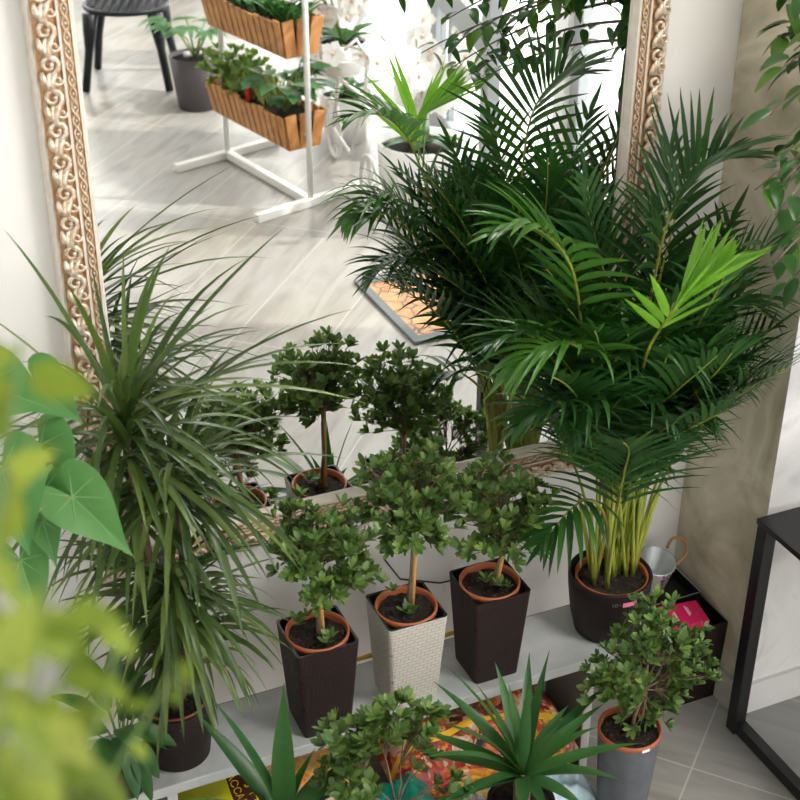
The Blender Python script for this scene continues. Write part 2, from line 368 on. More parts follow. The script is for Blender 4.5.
def scroll(mb, base, along, across, flip):
    """one running scroll with acanthus strokes; across points to the glass"""
    out = V((0, -1, 0)); pts = []; rad = []
    for i in range(15):
        t = i/14; a = 2.6*PI*t*flip + PI*.5; rr = .0165*(1-t*.78)
        pts.append(base + across*(rr*math.cos(a)) + along*(rr*math.sin(a)) + out*(.003+.006*t)); rad.append(.0050*(1-.5*t))
    mb.tube(pts, rad, 6); mb.ball(pts[-1]+out*.001, .0036, 7, 5)
    q2 = [base + along*(.024+.0085*(1-t*.7)*math.sin(2.2*PI*t)) + across*(flip*(-.011)+.0085*(1-t*.7)*math.cos(2.2*PI*t)) + out*(.004+.004*t) for t in [k/11 for k in range(12)]]
    mb.tube(q2, [.0032*(1-.5*k/11) for k in range(12)], 6)
    for k, (l, off, bd) in enumerate(((.040, -.012, .9), (.034, .0, .55), (.026, .011, .2))):
        p_ = []; q_ = []
        for i in range(7):
            t = i/6; p_.append(base + along*(.010+l*t) + across*(flip*(off + .016*math.sin(t*PI*.8)*bd*1.2 - .010*t)) + out*(.004+.004*math.sin(PI*t))); q_.append(.0044*math.sin(PI*min(1, t*.9+.1))+.0008)
        mb.tube(p_, q_, 6)
def lattice(mb, a, c, across, nper):
    L = (c-a).length; d = (c-a).normalized(); out = V((0, -1, 0)); per = L/nper
    for i in range(nper):
        for sgn in (1, -1):
            pts = [a + d*(per*(i+t/8)) + across*(sgn*.0046*math.sin(PI*t/8)) + out*(.0024+.0014*sgn*math.cos(PI*t/8)) for t in range(9)]
            mb.tube(pts, .0015, 5, cap=False)
        mb.ball(a + d*(per*(i+.5)) + out*.002, .0026, 6, 4); mb.ball(a + d*(per*i) + out*.003, .0030, 6, 4)
for k, (a, c, ac) in enumerate((((0), (1), (0, 0, 1)), ((1), (2), (-1, 0, 0)), ((2), (3), (0, 0, -1)), ((3), (0), (1, 0, 0)))):
    A = frame_pt(.024, -.0115, a); B = frame_pt(.024, -.0115, c); d = (B-A).normalized(); L = (B-A).length; nn = round(L/.049); ac = V(ac)
    if k in (1, 2): nn = round(L/.049)
    for i in range(nn): scroll(b, A + d*((i+.5)*L/nn), d if k != 3 else d, ac, 1 if k in (0, 1) else -1)
    A = frame_pt(.055, -.013, a); B = frame_pt(.055, -.013, c); lattice(lat, A, B, ac, round((B-A).length/.021))
tag(b.build('scroll_carving', M['silver'], r, True), 'silvered running scrolls on the gilded frame')
tag(lat.build('lattice_carving', M['silver'], r, True), 'fine interlaced band beside the glass')

# ------------------------------------------------------------ low stone bench
SZ = .305
r = thing('low_bench', (.6, -.2, 0), 'long low grey stone bench along the mirror wall carrying the pots', 'bench')
b = MB(); b.box((.52, -.2, SZ-.011), (1.74, .166, .022)); bevel(b.build('bench_top', [M['shelf']], r), .002)
for x in (-.2, .358, 1.206):
    b = MB(); b.box((x, -.195, (SZ-.022)/2), (.016, .15, SZ-.022)); b.box((x, -.272, (SZ-.022)/2), (.018, .004, SZ-.024), 1); b.build('leg_panel', [mat('grey_board', (.16, .16, .155), .6) if 'board' not in M else M['board'], M['shelfedge']], r)
b = MB(); b.tube([(.78, -.075, .02), (.80, -.085, .29)], .006); b.v = []; b.f = []; b.m = []

# ------------------------------------------------------------ plant builders
def rosette(mb, rng, c, axis, n, L, W, spread=.9, bend=.5, prof='obov', mi=0, nseg=6):
    axis = V(axis).normalized(); u = axis.cross(V((.31, .52, .8))).normalized(); v = axis.cross(u)
    for i in range(n):
        a = 2*PI*i/n + rng.uniform(-.4, .4); k = rng.uniform(.55, 1.25)*spread
        d = axis + (u*math.cos(a)+v*math.sin(a))*k; l = L*rng.uniform(.7, 1.12)
        mb.blade(V(c), d, axis, l, W*rng.uniform(.85, 1.12)*l/L, nseg, bend*rng.uniform(.4, 1.2), .12, prof, mi)
def bush(mb, rng, blobs, root, ntips, stemmb, L=.0235, W=.0095, leaves=(6, 9), rad=.0012):
    """branches from the root into ellipsoid blobs, with leaf rosettes at the tips and along the twigs"""
    tot = sum(q[2]**2 for q in blobs)
    for c, hub, rr in blobs:
        c = V(c); hub = V(hub)
        stemmb.tube([root, root.lerp(hub, .5)+V((rng.uniform(-.006, .006), rng.uniform(-.006, .006), .004)), hub], [rad*1.7, rad*1.4, rad], 5)
        for i in range(max(3, int(ntips*rr*rr/tot))):
            while True:
                q = V((rng.uniform(-1, 1), rng.uniform(-1, 1), rng.uniform(-1, 1)))
                if .25 < q.length < 1: break
            tip = c + V((q.x*rr*1.15, q.y*rr, q.z*rr*.85)); d = (tip-hub).normalized()
            mid = hub.lerp(tip, .55)+V((rng.uniform(-.01, .01), rng.uniform(-.01, .01), rng.uniform(-.004, .01)))
            stemmb.tube([hub, mid, tip], [rad*.8, rad*.6, rad*.4], 4, cap=False)
            ax = (d + V((0, 0, .9))).normalized() + V((rng.uniform(-.3, .3), rng.uniform(-.3, .3), 0))
            rosette(mb, rng, tip, ax, rng.randint(*leaves), L, W, 1.0, .25)
            if rng.random() < .55: rosette(mb, rng, mid, d+V((0, 0, .5)), 5, L*.9, W*.9, 1.3, .25)
def square_planter(name, cx, cy, col, blobs, trunkx, seed, label, group, top=.505, s=.117, sb=.092, low=None):
    rng = random.Random(seed); r = thing(name, (cx, cy, SZ), label, 'plant', group)
    b = MB(); h = top-SZ; k = s/2; kb = sb/2; vs = []; t_ = .004; rc = .008
    def ring(hx, z, rc=rc):
        o_ = []
        for sx, sy, a0 in ((1, 1, 0), (-1, 1, PI/2), (-1, -1, PI), (1, -1, 1.5*PI)):
            for j in range(4): a = a0+j*PI/6; o_.append(V((cx+sx*(hx-rc)+rc*math.cos(a), cy+sy*(hx-rc)+rc*math.sin(a), z)))
        return o_
    rings = [ring(kb, SZ), ring(k, top), ring(k-t_, top), ring(k-t_-.004, top-.05)]
    for q in rings: vs += q
    fs = [tuple(range(16))[::-1]]
    for i in range(3):
        for j in range(16): fs.append((i*16+j, i*16+(j+1) % 16, (i+1)*16+(j+1) % 16, (i+1)*16+j))
    b.add(vs, fs); ins = len(fs); pl = b.build('planter', [col, M['dark']], r)
    for p in pl.data.polygons[17:]: p.material_index = 1
    pot_insert(r, cx, cy, top+.001, .0575, .05)
    b = MB(); st = MB(); b0 = V((cx+.002, cy, top-.012)); hub = V(trunkx)
    st.tube([b0, b0.lerp(hub, .5)+V((.004, .003, 0)), hub], [.0045, .0038, .003], 7); tr = st.build('trunk', M['bark'], r, True)
    st = MB(); st.tube([b0+V((.010, .002, -.02)), hub+V((.006, -.004, .03))], .0042, 7); st.build('cane_stake', M['cane'], r, True)
    tw = MB(); bush(b, rng, blobs, hub, 165, tw)
    for q, n_ in (low or []):
        for i in range(n_):
            c = V((cx, cy, top-.006)) + V(q)+V((rng.uniform(-.012, .012), rng.uniform(-.012, .012), rng.uniform(0, .016))); rosette(b, rng, c, (0, 0, 1), 6, .021, .0085, 1.1, .3)
    tw.build('twigs', M['bark'], r, True); b.build('foliage', M['azalea'], r, True); return r
def pot_insert(r, cx, cy, z, R, depth, n=40):
    b = MB(); b.lathe([(R*.86, z-depth), (R-.0035, z-.012), (R-.0005, z-.010), (R, z+.001), (R-.003, z+.002), (R-.0045, z-.004), (R-.006, z-.013), (R*.8, z-depth+.003)], (cx, cy, 0), n, close=True); o = b.build('nursery_pot', M['terra'], r, True)
    b = MB(); rng = random.Random(int(cx*1e4)); vs = [V((cx, cy, z-.009))]; fs = []; nr = 9; na = 28
    for i in range(1, nr+1):
        for j in range(na):
            a = 2*PI*j/na; q = (R-.0055)*i/nr; vs.append(V((cx+q*math.cos(a), cy+q*math.sin(a), z-.013+rng.uniform(-.002, .004))))
    for j in range(na): fs.append((0, 1+j, 1+(j+1) % na))
    for i in range(nr-1):
        for j in range(na): fs.append((1+i*na+j, 1+(i+1)*na+j, 1+(i+1)*na+(j+1) % na, 1+i*na+(j+1) % na))
    b.add(vs, fs)
    for i in range(26):
        a = rng.uniform(0, 2*PI); q = (R-.012)*math.sqrt(rng.random()); b.ball((cx+q*math.cos(a), cy+q*math.sin(a), z-.011), rng.uniform(.0015, .0038), 6, 4)
    b.build('soil', M['soil'], o, True); return o
AZ = 'azaleas in square planters on the bench'
def P(px, py, y): return at(px, py, y=y)
yl = -.222
square_planter('potted_azalea', .655, yl, M['ratdark'], [(P(310, 545, yl), P(312, 572, yl), .055), (P(352, 528, yl-.01), P(325, 560, yl), .055), (P(290, 560, yl-.02), P(308, 575, yl), .042), (P(350, 575, yl-.02), P(328, 580, yl), .045), (P(320, 590, yl-.03), P(316, 585, yl), .035), (P(300, 515, yl+.04), P(315, 550, yl), .04)],
    P(315, 590, yl), 3, 'azalea in the dark brown square planter standing leftmost of three on the bench', AZ, low=[((.01, -.03, 0), 3), ((-.02, .02, .01), 3)])
square_planter('potted_azalea', .829, yl+.003, M['ratbeige'], [(P(408, 500, yl), P(412, 530, yl), .058), (P(385, 478, yl+.01), P(408, 510, yl), .045), (P(440, 492, yl), P(415, 515, yl), .048), (P(405, 535, yl-.02), P(411, 530, yl), .04), (P(437, 530, yl-.02), P(414, 530, yl), .034), (P(425, 465, yl), P(412, 500, yl), .045)],
    P(413, 540, yl), 5, 'azalea in the pale beige square planter in the middle of the bench', AZ, low=[((-.006, -.012, .002), 3), ((-.026, .03, .03), 2)])
square_planter('potted_azalea', 1.002, yl+.008, M['ratdark'], [(P(500, 510, yl), P(500, 540, yl), .058), (P(475, 500, yl), P(492, 530, yl), .05), (P(530, 505, yl), P(505, 530, yl), .05), (P(478, 545, yl-.02), P(497, 545, yl), .034), (P(510, 545, yl-.02), P(502, 545, yl), .04), (P(495, 478, yl), P(500, 515, yl), .05), (P(535, 540, yl-.01), P(508, 540, yl), .03)],
    P(502, 553, yl), 8, 'azalea in the dark brown square planter nearest the big palm pot', AZ, low=[((.012, -.022, .002), 3), ((-.012, .0, .002), 2)])

# ------------------------------------------------------------ areca palm
def clear_of_walls(v, front=False):
    y, x = v.y, v.x
    if y > -.13: y = -.13+.09*(1-math.exp(-(y+.13)/.09))
    if y > -.36 and x > 1.50: x = 1.50+.08*(1-math.exp(-(x-1.50)/.08))
    if front and y < -.36: y = -.36-.13*(1-math.exp((y+.36)/.13))
    return V((x, y, v.z))
def frond(r, rng, base, az, L, th0, th1, lsz=.15, width=.011, m=None, npair=20, start=.42, vee=.35, pw=1.6, droop=.5, bent=0, clear=True, path=None, narrow=1, fc=True):
    """one palm frond: petiole and rachis curve out, leaflets in two ranks"""
    b = MB(); p = V(base); N = 26; pts = [p.copy()]; tans = []
    for i in range(N):
        t = (i+.5)/N; th = math.radians(th0 + (th1-th0)*t**pw); a = math.radians(az + bent*t)
        d = V((math.sin(th)*math.cos(a), math.sin(th)*math.sin(a), math.cos(th))); tans.append(d); p = p + d*(L/N); pts.append(p.copy())
    tans.append(tans[-1])
    if path:
        pts = curve(path, N); tans = [(pts[min(N, i+1)]-pts[max(0, i-1)]).normalized() for i in range(N+1)]
    b.tube(pts, [.0032*(1-.8*i/N)+.0006 for i in range(N+1)], 5, 1)
    for k in range(npair):
        t = start + (1-start)*(k+.5)/npair; f = t*N; i = min(N-1, int(f)); q = pts[i].lerp(pts[i+1], f-i); d = tans[i]
        sd = d.cross(V((0, 0, 1)));
        if sd.length < .05: sd = V((-math.sin(math.radians(az)), math.cos(math.radians(az)), 0))
        sd.normalize(); up = sd.cross(d).normalized(); u = (t-start)/(1-start)
        ll = lsz*(.62+.75*math.sin(PI*min(1, u*.85+.18))-.30*u)*rng.uniform(.9, 1.08); al = math.radians(62-36*u)*narrow
        for s_ in (1, -1):
            dv = d*math.cos(al) + sd*s_*math.sin(al) + up*(vee*rng.uniform(.7, 1.2))
            b.blade(q, dv, up, ll, width*rng.uniform(.85, 1.1), 6, droop*rng.uniform(.5, 1.3), .35, 'lance', 0)
    b.blade(pts[-1], tans[-1], V((0, 0, 1)), lsz*.5, width, 5, .3, .3, 'lance', 0)
    for i, v in enumerate(b.v): b.v[i] = clear_of_walls(v, fc)
    return b.build('frond', [m or M['palm'], M['palmcane']], r, True)
PCX, PCY, PZ = 1.275, -.205, .44
r = thing('potted_palm', (PCX, PCY, SZ), 'big bushy areca palm in a round dark brown pot on the bench end', 'plant')
b = MB(); R = .083
b.lathe([(.058, SZ), (.063, SZ+.003), (.074, SZ+.05), (R-.002, PZ-.03), (R, PZ-.002), (R-.001, PZ), (R-.006, PZ), (R-.008, PZ-.04), (.06, PZ-.045)], (PCX, PCY, 0), 56); o = b.build('pot', M['brown'], r, True)
pot_insert(r, PCX+.001, PCY-.004, PZ-.004, .072, .05)
b = MB()
def on_pot(a, z, out=.0006):
    rr = R-.002 + (z-(PZ-.03))*.05; return V((PCX+(rr+out)*math.cos(a), PCY+(rr+out)*math.sin(a), z))
def patch(mb, a0, a1, z0, z1, n=6, mi=0, out=.0008):
    vs = []; fs = []
    for i in range(n+1):
        a = a0+(a1-a0)*i/n; vs += [on_pot(a, z0, out), on_pot(a, z1, out)]
    for i in range(n): fs.append((2*i, 2*i+2, 2*i+3, 2*i+1))
    mb.add(vs, fs, mi)
patch(b, -1.80, -1.44, PZ-.027, PZ-.016); tag(b.build('pink_tag', M['tag'], o), 'small pink sticker below the rim')
b = MB()
for a0, a1, z0, z1 in ((-2.04, -2.03, -.024, -.018), (-2.03, -2.00, -.024, -.023), (-1.985, -1.975, -.024, -.018), (-1.94, -1.93, -.024, -.018), (-1.985, -1.93, -.0185, -.0175), (-1.985, -1.93, -.0245, -.0235), (-1.91, -1.84, -.0215, -.0205)): patch(b, a0, a1, PZ+z0, PZ+z1, 3)
b.build('maker_mark', mat('pale_mark', (.30, .30, .30), .5), o)
rng = random.Random(11); bases = []
for k in range(17):
    a = rng.uniform(0, 2*PI); q = .046*math.sqrt(rng.random()); bp = V((PCX+q*math.cos(a)*1.1, PCY-.004+q*math.sin(a)*.8, PZ-.016)); bases.append(bp)
    tp = bp + V((math.cos(a)*rng.uniform(.0, .05), math.sin(a)*rng.uniform(.0, .04), rng.uniform(.16, .26))); b = MB(); b.tube([bp, bp.lerp(tp, .5)+V((rng.uniform(-.004, .004), 0, 0)), tp], [.0050, .0042, .0034], 7); b.build('cane', M['palmcane'], r, True)
def pf(*a, **k): frond(r, rng, bases[rng.randrange(len(bases))], *a, **k)
# azimuth: 0 = right along the wall, 90 = towards the mirror, 180 = left, 270 = into the room
fr_list = []
for az, L, th0, th1 in ((12, .68, 3, 42), (-8, .58, 4, 48), (-30, .58, 4, 48), (205, .58, 6, 60), (178, .60, 4, 56), (230, .66, 5, 58), (258, .66, 5, 56), (285, .66, 5, 56), (310, .64, 5, 58), (60, .82, 2, 30), (110, .80, 2, 30), (145, .70, 3, 42),
        (240, .60, 6, 64), (275, .60, 6, 64), (300, .60, 5, 58), (190, .60, 6, 62), (20, .68, 3, 42), (335, .54, 4, 52), (90, .78, 2, 30), (45, .88, 2, 32), (215, .58, 7, 68), (250, .58, 7, 66), (320, .58, 5, 56), (30, .62, 4, 44), (150, .56, 6, 56),
        (270, .80, 2, 40), (225, .74, 3, 44), (315, .80, 3, 42), (350, .74, 2, 34), (165, .66, 3, 42), (200, .70, 4, 52), (222, .66, 4, 50), (190, .64, 3, 46), (240, .70, 4, 46), (212, .70, 4, 52), (228, .70, 3, 50), (245, .68, 4, 54), (205, .64, 4, 50), (235, .76, 3, 46), (195, .74, 2, 40)):
    pf(az+rng.uniform(-8, 8), L*rng.uniform(.95, 1.05), th0, th1, lsz=rng.uniform(.14, .175), droop=rng.uniform(.5, 1.1), npair=rng.randint(17, 22), width=rng.uniform(.0095, .012), bent=rng.uniform(-25, 25), vee=rng.uniform(.15, .45), start=rng.uniform(.38, .5))
M['palmlight'] = leaf('lighter_palm_leaflets', (.04, .14, .016), (.07, .19, .03), .34, .28)
def curve(pts, n):
    pts = [V(p) for p in pts]; out = []; k = len(pts)-1
    for i in range(n+1):
        t = i/n*k; j = min(k-1, int(t)); f = t-j; p0, p1, p2, p3 = pts[max(0, j-1)], pts[j], pts[j+1], pts[min(k, j+2)]
        out.append(.5*((2*p1)+(p2-p0)*f+(2*p0-5*p1+4*p2-p3)*f*f+(3*p1-p0-3*p2+p3)*f**3))
    return out
def kf(path, **k):
    bp = bases[rng.randrange(len(bases))]; frond(r, rng, bp, 0, 1, 0, 0, path=[bp]+[at(px, py, y=-.215+(y+.215)*.5) for px, py, y in path], **k)
kf([(600, 450, -.26), (585, 360, -.34), (572, 268, -.40), (535, 228, -.38), (500, 232, -.38)], m=M['palmlight'], lsz=.12, width=.013, npair=19, start=.5, droop=.9, vee=.25)
kf([(605, 460, -.30), (596, 372, -.40), (575, 345, -.48), (545, 345, -.48), (512, 372, -.48)], lsz=.13, width=.012, npair=17, start=.45, droop=1.3, vee=.2, m=M['palmlight'])
kf([(612, 450, -.30), (612, 370, -.44), (640, 345, -.46), (680, 365, -.48), (708, 420, -.48)], lsz=.13, width=.012, npair=17, start=.45, droop=1.3, vee=.2)
kf([(628, 430, -.24), (650, 300, -.26), (672, 210, -.28), (705, 165, -.29), (740, 158, -.30)], lsz=.16, npair=22, start=.45, droop=.5, vee=.3)
kf([(640, 400, -.26), (690, 325, -.30), (735, 300, -.33), (770, 318, -.35)], lsz=.12, npair=18, start=.4, droop=.7)
kf([(640, 430, -.27), (680, 375, -.32), (715, 365, -.35), (745, 392, -.36)], lsz=.11, npair=16, start=.4, droop=.8)
kf([(606, 520, -.25), (590, 500, -.30), (570, 510, -.34), (545, 540, -.37)], lsz=.12, width=.013, npair=9, start=.5, droop=1.0, vee=.2)
kf([(632, 470, -.26), (655, 425, -.32), (685, 412, -.36), (712, 432, -.38)], lsz=.09, npair=12, start=.5, droop=1.0)
kf([(606, 470, -.28), (585, 415, -.38), (555, 402, -.42), (522, 424, -.42)], lsz=.12, npair=16, start=.45, droop=1.0)
kf([(618, 460, -.28), (630, 405, -.38), (650, 395, -.46), (668, 430, -.50)], lsz=.11, npair=14, start=.45, droop=1.1)
kf([(612, 460, -.28), (605, 400, -.40), (590, 398, -.45), (572, 432, -.46)], lsz=.11, npair=14, start=.45, droop=1.1)
kf([(600, 470, -.26), (565, 380, -.32), (530, 335, -.34), (500, 340, -.34)], lsz=.13, npair=18, start=.45, droop=.7)
# the young upright frond, still half folded
kf([(632, 470, -.22), (640, 400, -.30), (646, 356, -.56), (668, 318, -.73), (695, 288, -.73), (722, 268, -.73)], lsz=.125, width=.014, m=M['palmnew'], npair=14, start=.60, droop=.10, vee=.10, narrow=.62, fc=False)

# ------------------------------------------------------------ dracaena
DX, DY, DZ = .392, -.205, .43
r = thing('potted_dracaena', (DX, DY, SZ), 'tall grassy dracaena with narrow drooping leaves at the left end of the bench', 'plant')
b = MB(); b.lathe([(.050, SZ), (.056, SZ+.003), (.064, SZ+.07), (.067, DZ), (.062, DZ), (.060, DZ-.03), (.04, DZ-.034)], (DX, DY, 0), 48); b.build('pot', M['ratround'], r, True)
pot_insert(r, DX, DY, DZ-.002, .058, .04)
rng = random.Random(21)
trunks = [((-.010, .0), (-.03, .02, .95)), ((.014, .006), (.045, .02, .80)), ((.0, -.012), (.012, -.02, .66)), ((-.02, .01), (-.02, .05, .80))]
def crown(c, n, L, hang, lo=-.5, hi=1.3):
    b = MB()
    for i in range(n):
        a = rng.uniform(0, 2*PI); e = rng.uniform(lo, hi); d = V((math.cos(a)*math.cos(e), math.sin(a)*math.cos(e), math.sin(e)))
        z = rng.uniform(-.06, .03); l = L*rng.uniform(.7, 1.15)
        b.blade(c+V((0, 0, z))+d*.008, d, V((0, 0, 1)), l, rng.uniform(.009, .0135), 9, hang*rng.uniform(.35, 1.3), .3, 'strap')
    for i, v in enumerate(b.v): b.v[i] = clear_of_walls(v)
    b.build('leaf_crown', M['drac'], r, True)
for (bx_, by_), tp in trunks:
    b0 = V((DX+bx_, DY+by_, DZ-.015)); tp_ = V((DX+tp[0], DY+tp[1], tp[2])); b = MB(); b.tube([b0, b0.lerp(tp_, .5)+V((.008, 0, 0)), tp_], [.009, .0075, .006], 8); b.build('trunk', M['bark'], r, True)
crown(V((DX-.03, DY+.02, .97)), 90, .27, 1.6)
crown(V((DX-.03, DY+.0, .99)), 26, .36, .9, .3, 1.35)
crown(V((DX+.045, DY+.02, .86)), 75, .25, 1.7)
crown(V((DX-.02, DY+.05, .82)), 50, .24, 1.9)
crown(V((DX+.012, DY-.02, .68)), 85, .22, 1.9, -.6, 1.1)
crown(V((DX-.0, DY-.0, .66)), 34, .22, .7, -.4, .7)
crown(V((DX+.02, DY-.02, .57)), 60, .19, 2.2, -.7, .9)

# ------------------------------------------------------------ plants on the floor before the bench
def yucca(cx, cy, z0, seed, n, L, W, label, tips, rimR=.062):
    rng = random.Random(seed); r = thing('potted_yucca', (cx, cy, 0), label, 'plant', None)
    h = z0-.06; b = MB(); b.lathe([(rimR*.75, 0), (rimR*.78, .003), (rimR, h), (rimR-.004, h), (rimR*.9, h-.03)], (cx, cy, 0), 40); b.build('pot', M['ratround'], r, True)
    b = MB(); b.lathe([(.0001, h-.008), (rimR-.005, h-.012)], (cx, cy, 0), 30); b.build('soil', M['soil'], r)
    b = MB(); b.tube([(cx, cy, h-.02), (cx, cy, z0)], .016, 10); b.build('trunk', M['bark'], r, True)
    b = MB()
    c0 = V((cx, cy, z0))
    for px, py, dy, wk in tips:
        tp = at(px, py, y=cy+dy); L_ = (tp-c0).length; d = (tp-c0).normalized()+V((0, 0, .34)); d.normalize()
        b.blade(c0+d*.008, d, V((0, 0, 1)), L_*1.05, W*wk, 12, .66, .34, 'yucca')
    for az, el in ((165, 30), (195, 24), (12, 30), (120, 42), (60, 42), (345, 22), (140, 24), (90, 62))[:n]:
        a, e = math.radians(az), math.radians(el); d = V((math.cos(a)*math.cos(e), math.sin(a)*math.cos(e), math.sin(e)))
        b.blade(c0+d*.006, d, V((0, 0, 1)), L*rng.uniform(.85, 1.0), W, 10, rng.uniform(.3, .6), .32, 'yucca')
    b.build('foliage', M['yucca'], r, True)
yucca(.945, -.475, .27, 4, 8, .23, .030, 'green yucca with broad sword leaves in front of the red soil bag',
    ((452, 672, .02, 1), (547, 660, .03, .8), (528, 688, .0, .8), (510, 692, .05, .8), (446, 726, -.02, 1), (430, 758, -.06, .9), (566, 710, .05, .9), (592, 733, .04, .8), (556, 730, .02, .7), (612, 786, -.02, 1), (582, 812, -.09, 1), (522, 818, -.12, 1), (545, 812, -.10, .9), (480, 690, .06, .7), (465, 800, -.08, .8), (610, 690, .10, .8)))
yucca(.50, -.47, .335, 9, 4, .24, .036, 'green yucca whose leaves rise before the yellow soil bag at lower left',
    ((284, 694, .02, 1.25), (216, 704, .06, .8), (312, 755, .0, .8), (236, 830, -.1, 1), (300, 830, -.08, 1), (330, 800, .03, .8), (330, 770, .08, .6)))
rng = random.Random(31)
cx, cy = .70, -.47; r = thing('potted_azalea', (cx, cy, 0), 'spreading azalea low in front of the bench between the two yuccas', 'plant')
b = MB(); b.lathe([(.045, 0), (.047, .003), (.06, .2), (.056, .2), (.054, .17)], (cx, cy, 0), 40); b.build('pot', M['terra'], r, True)
b = MB(); b.lathe([(.0001, .186), (.055, .182)], (cx, cy, 0), 30); b.build('soil', M['soil'], r)
b = MB(); tw = MB(); hub = V((cx+.0, cy, .29)); tw.tube([(cx, cy, .17), (cx+.006, cy, .24), hub], [.005, .004, .003], 7)
y0 = -.47
bush(b, rng, [(P(352, 735, y0), P(365, 770, y0), .044), (P(342, 772, y0), P(358, 790, y0), .036), (P(355, 795, y0-.02), P(365, 800, y0), .036), (P(388, 716, y0), P(385, 755, y0), .036), (P(428, 722, y0), P(400, 765, y0), .034), (P(428, 755, y0), P(405, 785, y0), .018), (P(456, 790, y0-.02), P(410, 800, y0), .022)], hub, 120, tw, L=.025, W=.0105)
tw.build('twigs', M['bark'], r, True); b.build('foliage', M['azalea'], r, True)
# grey tall pot
GX, GY, GZ = 1.197, -.431, .25
r = thing('potted_azalea', (GX, GY, 0), 'azalea in a tall slate grey pot on the floor at the bench end', 'plant')
b = MB(); b.lathe([(.042, 0), (.044, .003), (.0595, GZ-.004), (.0595, GZ-.001), (.0565, GZ-.001), (.054, GZ-.03)], (GX, GY, 0), 48); b.build('pot', M['greypot'], r, True)
o = pot_insert(r, GX, GY, GZ+.004, .060, .05)
b = MB(); b.box((GX-.002, GY-.0605, GZ-.002), (.016, .001, .006)); b.build('plant_tag', M['paper'], o)
rng = random.Random(5); b = MB(); tw = MB(); hub = P(645, 690, GY); tw.tube([(GX+.005, GY, GZ-.015), V((GX+.008, GY, GZ+.03)), hub], [.0045, .004, .003], 7); y0 = GY
bush(b, rng, [(P(652, 610, y0), P(650, 650, y0), .036), (P(640, 635, y0), P(647, 665, y0), .04), (P(672, 640, y0), P(655, 665, y0), .04), (P(612, 662, y0), P(638, 680, y0), .045), (P(625, 685, y0), P(640, 690, y0), .04), (P(690, 668, y0), P(660, 680, y0), .045), (P(668, 690, y0), P(655, 690, y0), .035), (P(635, 715, y0), P(645, 700, y0), .032), (P(600, 690, y0), P(630, 690, y0), .032), (P(662, 712, y0), P(650, 702, y0), .026), (P(690, 640, y0), P(662, 665, y0), .03)], hub, 210, tw, L=.022, W=.0092)
tw.build('twigs', M['bark'], r, True); b.build('foliage', M['azalea'], r, True)
# peace lily at the left end of the bench
LX, LY = .285, -.255
r = thing('potted_peace_lily', (LX, LY, SZ), 'dark green peace lily beside the dracaena pot at lower left', 'plant')
b = MB(); b.lathe([(.03, SZ), (.042, SZ+.07), (.039, SZ+.07), (.037, SZ+.05)], (LX, LY, 0), 32); b.build('pot', M['dark'], r, True)
b = MB(); b.lathe([(.0001, SZ+.062), (.0385, SZ+.059)], (LX, LY, 0), 24); b.build('soil', M['soil'], r)
b = MB(); st = MB(); rng = random.Random(3)
q0 = V((LX, LY, SZ+.06))
for px, py, dy, wk in ((158, 688, .03, 1), (156, 706, .0, 1), (148, 735, -.02, 1), (116, 757, -.05, 1.1), (151, 768, -.03, 1), (150, 798, -.06, 1), (80, 655, .05, 1.1), (112, 655, .04, 1.2), (62, 700, .02, 1), (70, 790, -.06, 1), (52, 740, 0, 1), (128, 672, .06, .9), (100, 800, -.08, 1), (135, 790, -.06, .9), (95, 690, .05, 1), (140, 715, .04, .9), (125, 735, -.05, 1), (132, 700, .0, 1), (160, 745, .0, .9), (85, 735, -.05, 1.1), (118, 712, -.02, 1), (98, 765, -.08, 1.1)):
    tp = at(px, py, y=LY+dy); m_ = q0.lerp(tp, .42)+V((0, 0, .05)); st.tube([q0, q0.lerp(m_, .5)+V((0, 0, .012)), m_], .0016, 5); d = (tp-m_).normalized()+V((0, 0, .25)); L_ = (tp-m_).length
    b.blade(m_, d, V((0, 0, 1))+V((rng.uniform(-.3, .3), rng.uniform(-.5, 0), 0)), max(.085, L_*1.1), .034*wk, 9, .6, .3, 'ovate')
st.build('stems', M['grassstem'], r, True); b.build('foliage', M['lily'], r, True)

# ------------------------------------------------------------ soil bags under and before the bench
def print_mat(name, cells, scale, stripe=None, rough=.32, mixn=.55):
    m = mat(name, cells[0][1], rough); t = NT(m); tc = t.n('ShaderNodeTexCoord')
    nz = t.noise(18, 3, tc.outputs['Object']); dv = t.n('ShaderNodeVectorMath'); dv.operation = 'MULTIPLY_ADD'
    t.l(nz.outputs['Color'], dv.inputs[0]); dv.inputs[1].default_value = (.05, .05, .05); t.l(tc.outputs['Object'], dv.inputs[2])
    v = t.n('ShaderNodeTexVoronoi'); v.inputs['Scale'].default_value = scale; t.l(dv.outputs[0], v.inputs['Vector'])
    s = t.n('ShaderNodeSeparateColor'); t.l(v.outputs['Color'], s.inputs[0])
    base = t.ramp(s.outputs[0], cells)
    v2 = t.n('ShaderNodeTexVoronoi'); v2.inputs['Scale'].default_value = scale*3.3; t.l(dv.outputs[0], v2.inputs['Vector']); s2 = t.n('ShaderNodeSeparateColor'); t.l(v2.outputs['Color'], s2.inputs[0])
    col = t.mix(mixn, base, t.ramp(s2.outputs[1], cells))
    if stripe:
        for (nx, ny, off, wd, sc_) in stripe:
            dp = t.n('ShaderNodeVectorMath'); dp.operation = 'DOT_PRODUCT'; t.l(tc.outputs['Object'], dp.inputs[0]); dp.inputs[1].default_value = (nx, ny, 0)
            q = t.math('LESS_THAN', t.math('ABSOLUTE', t.math('SUBTRACT', dp.outputs['Value'], off)), wd); col = t.mix(q, col, sc_)
    t.l(col, t.b.inputs['Base Color']); t.bump(t.noise(35, 4, tc.outputs['Object']).outputs[0], .5, .008); return m
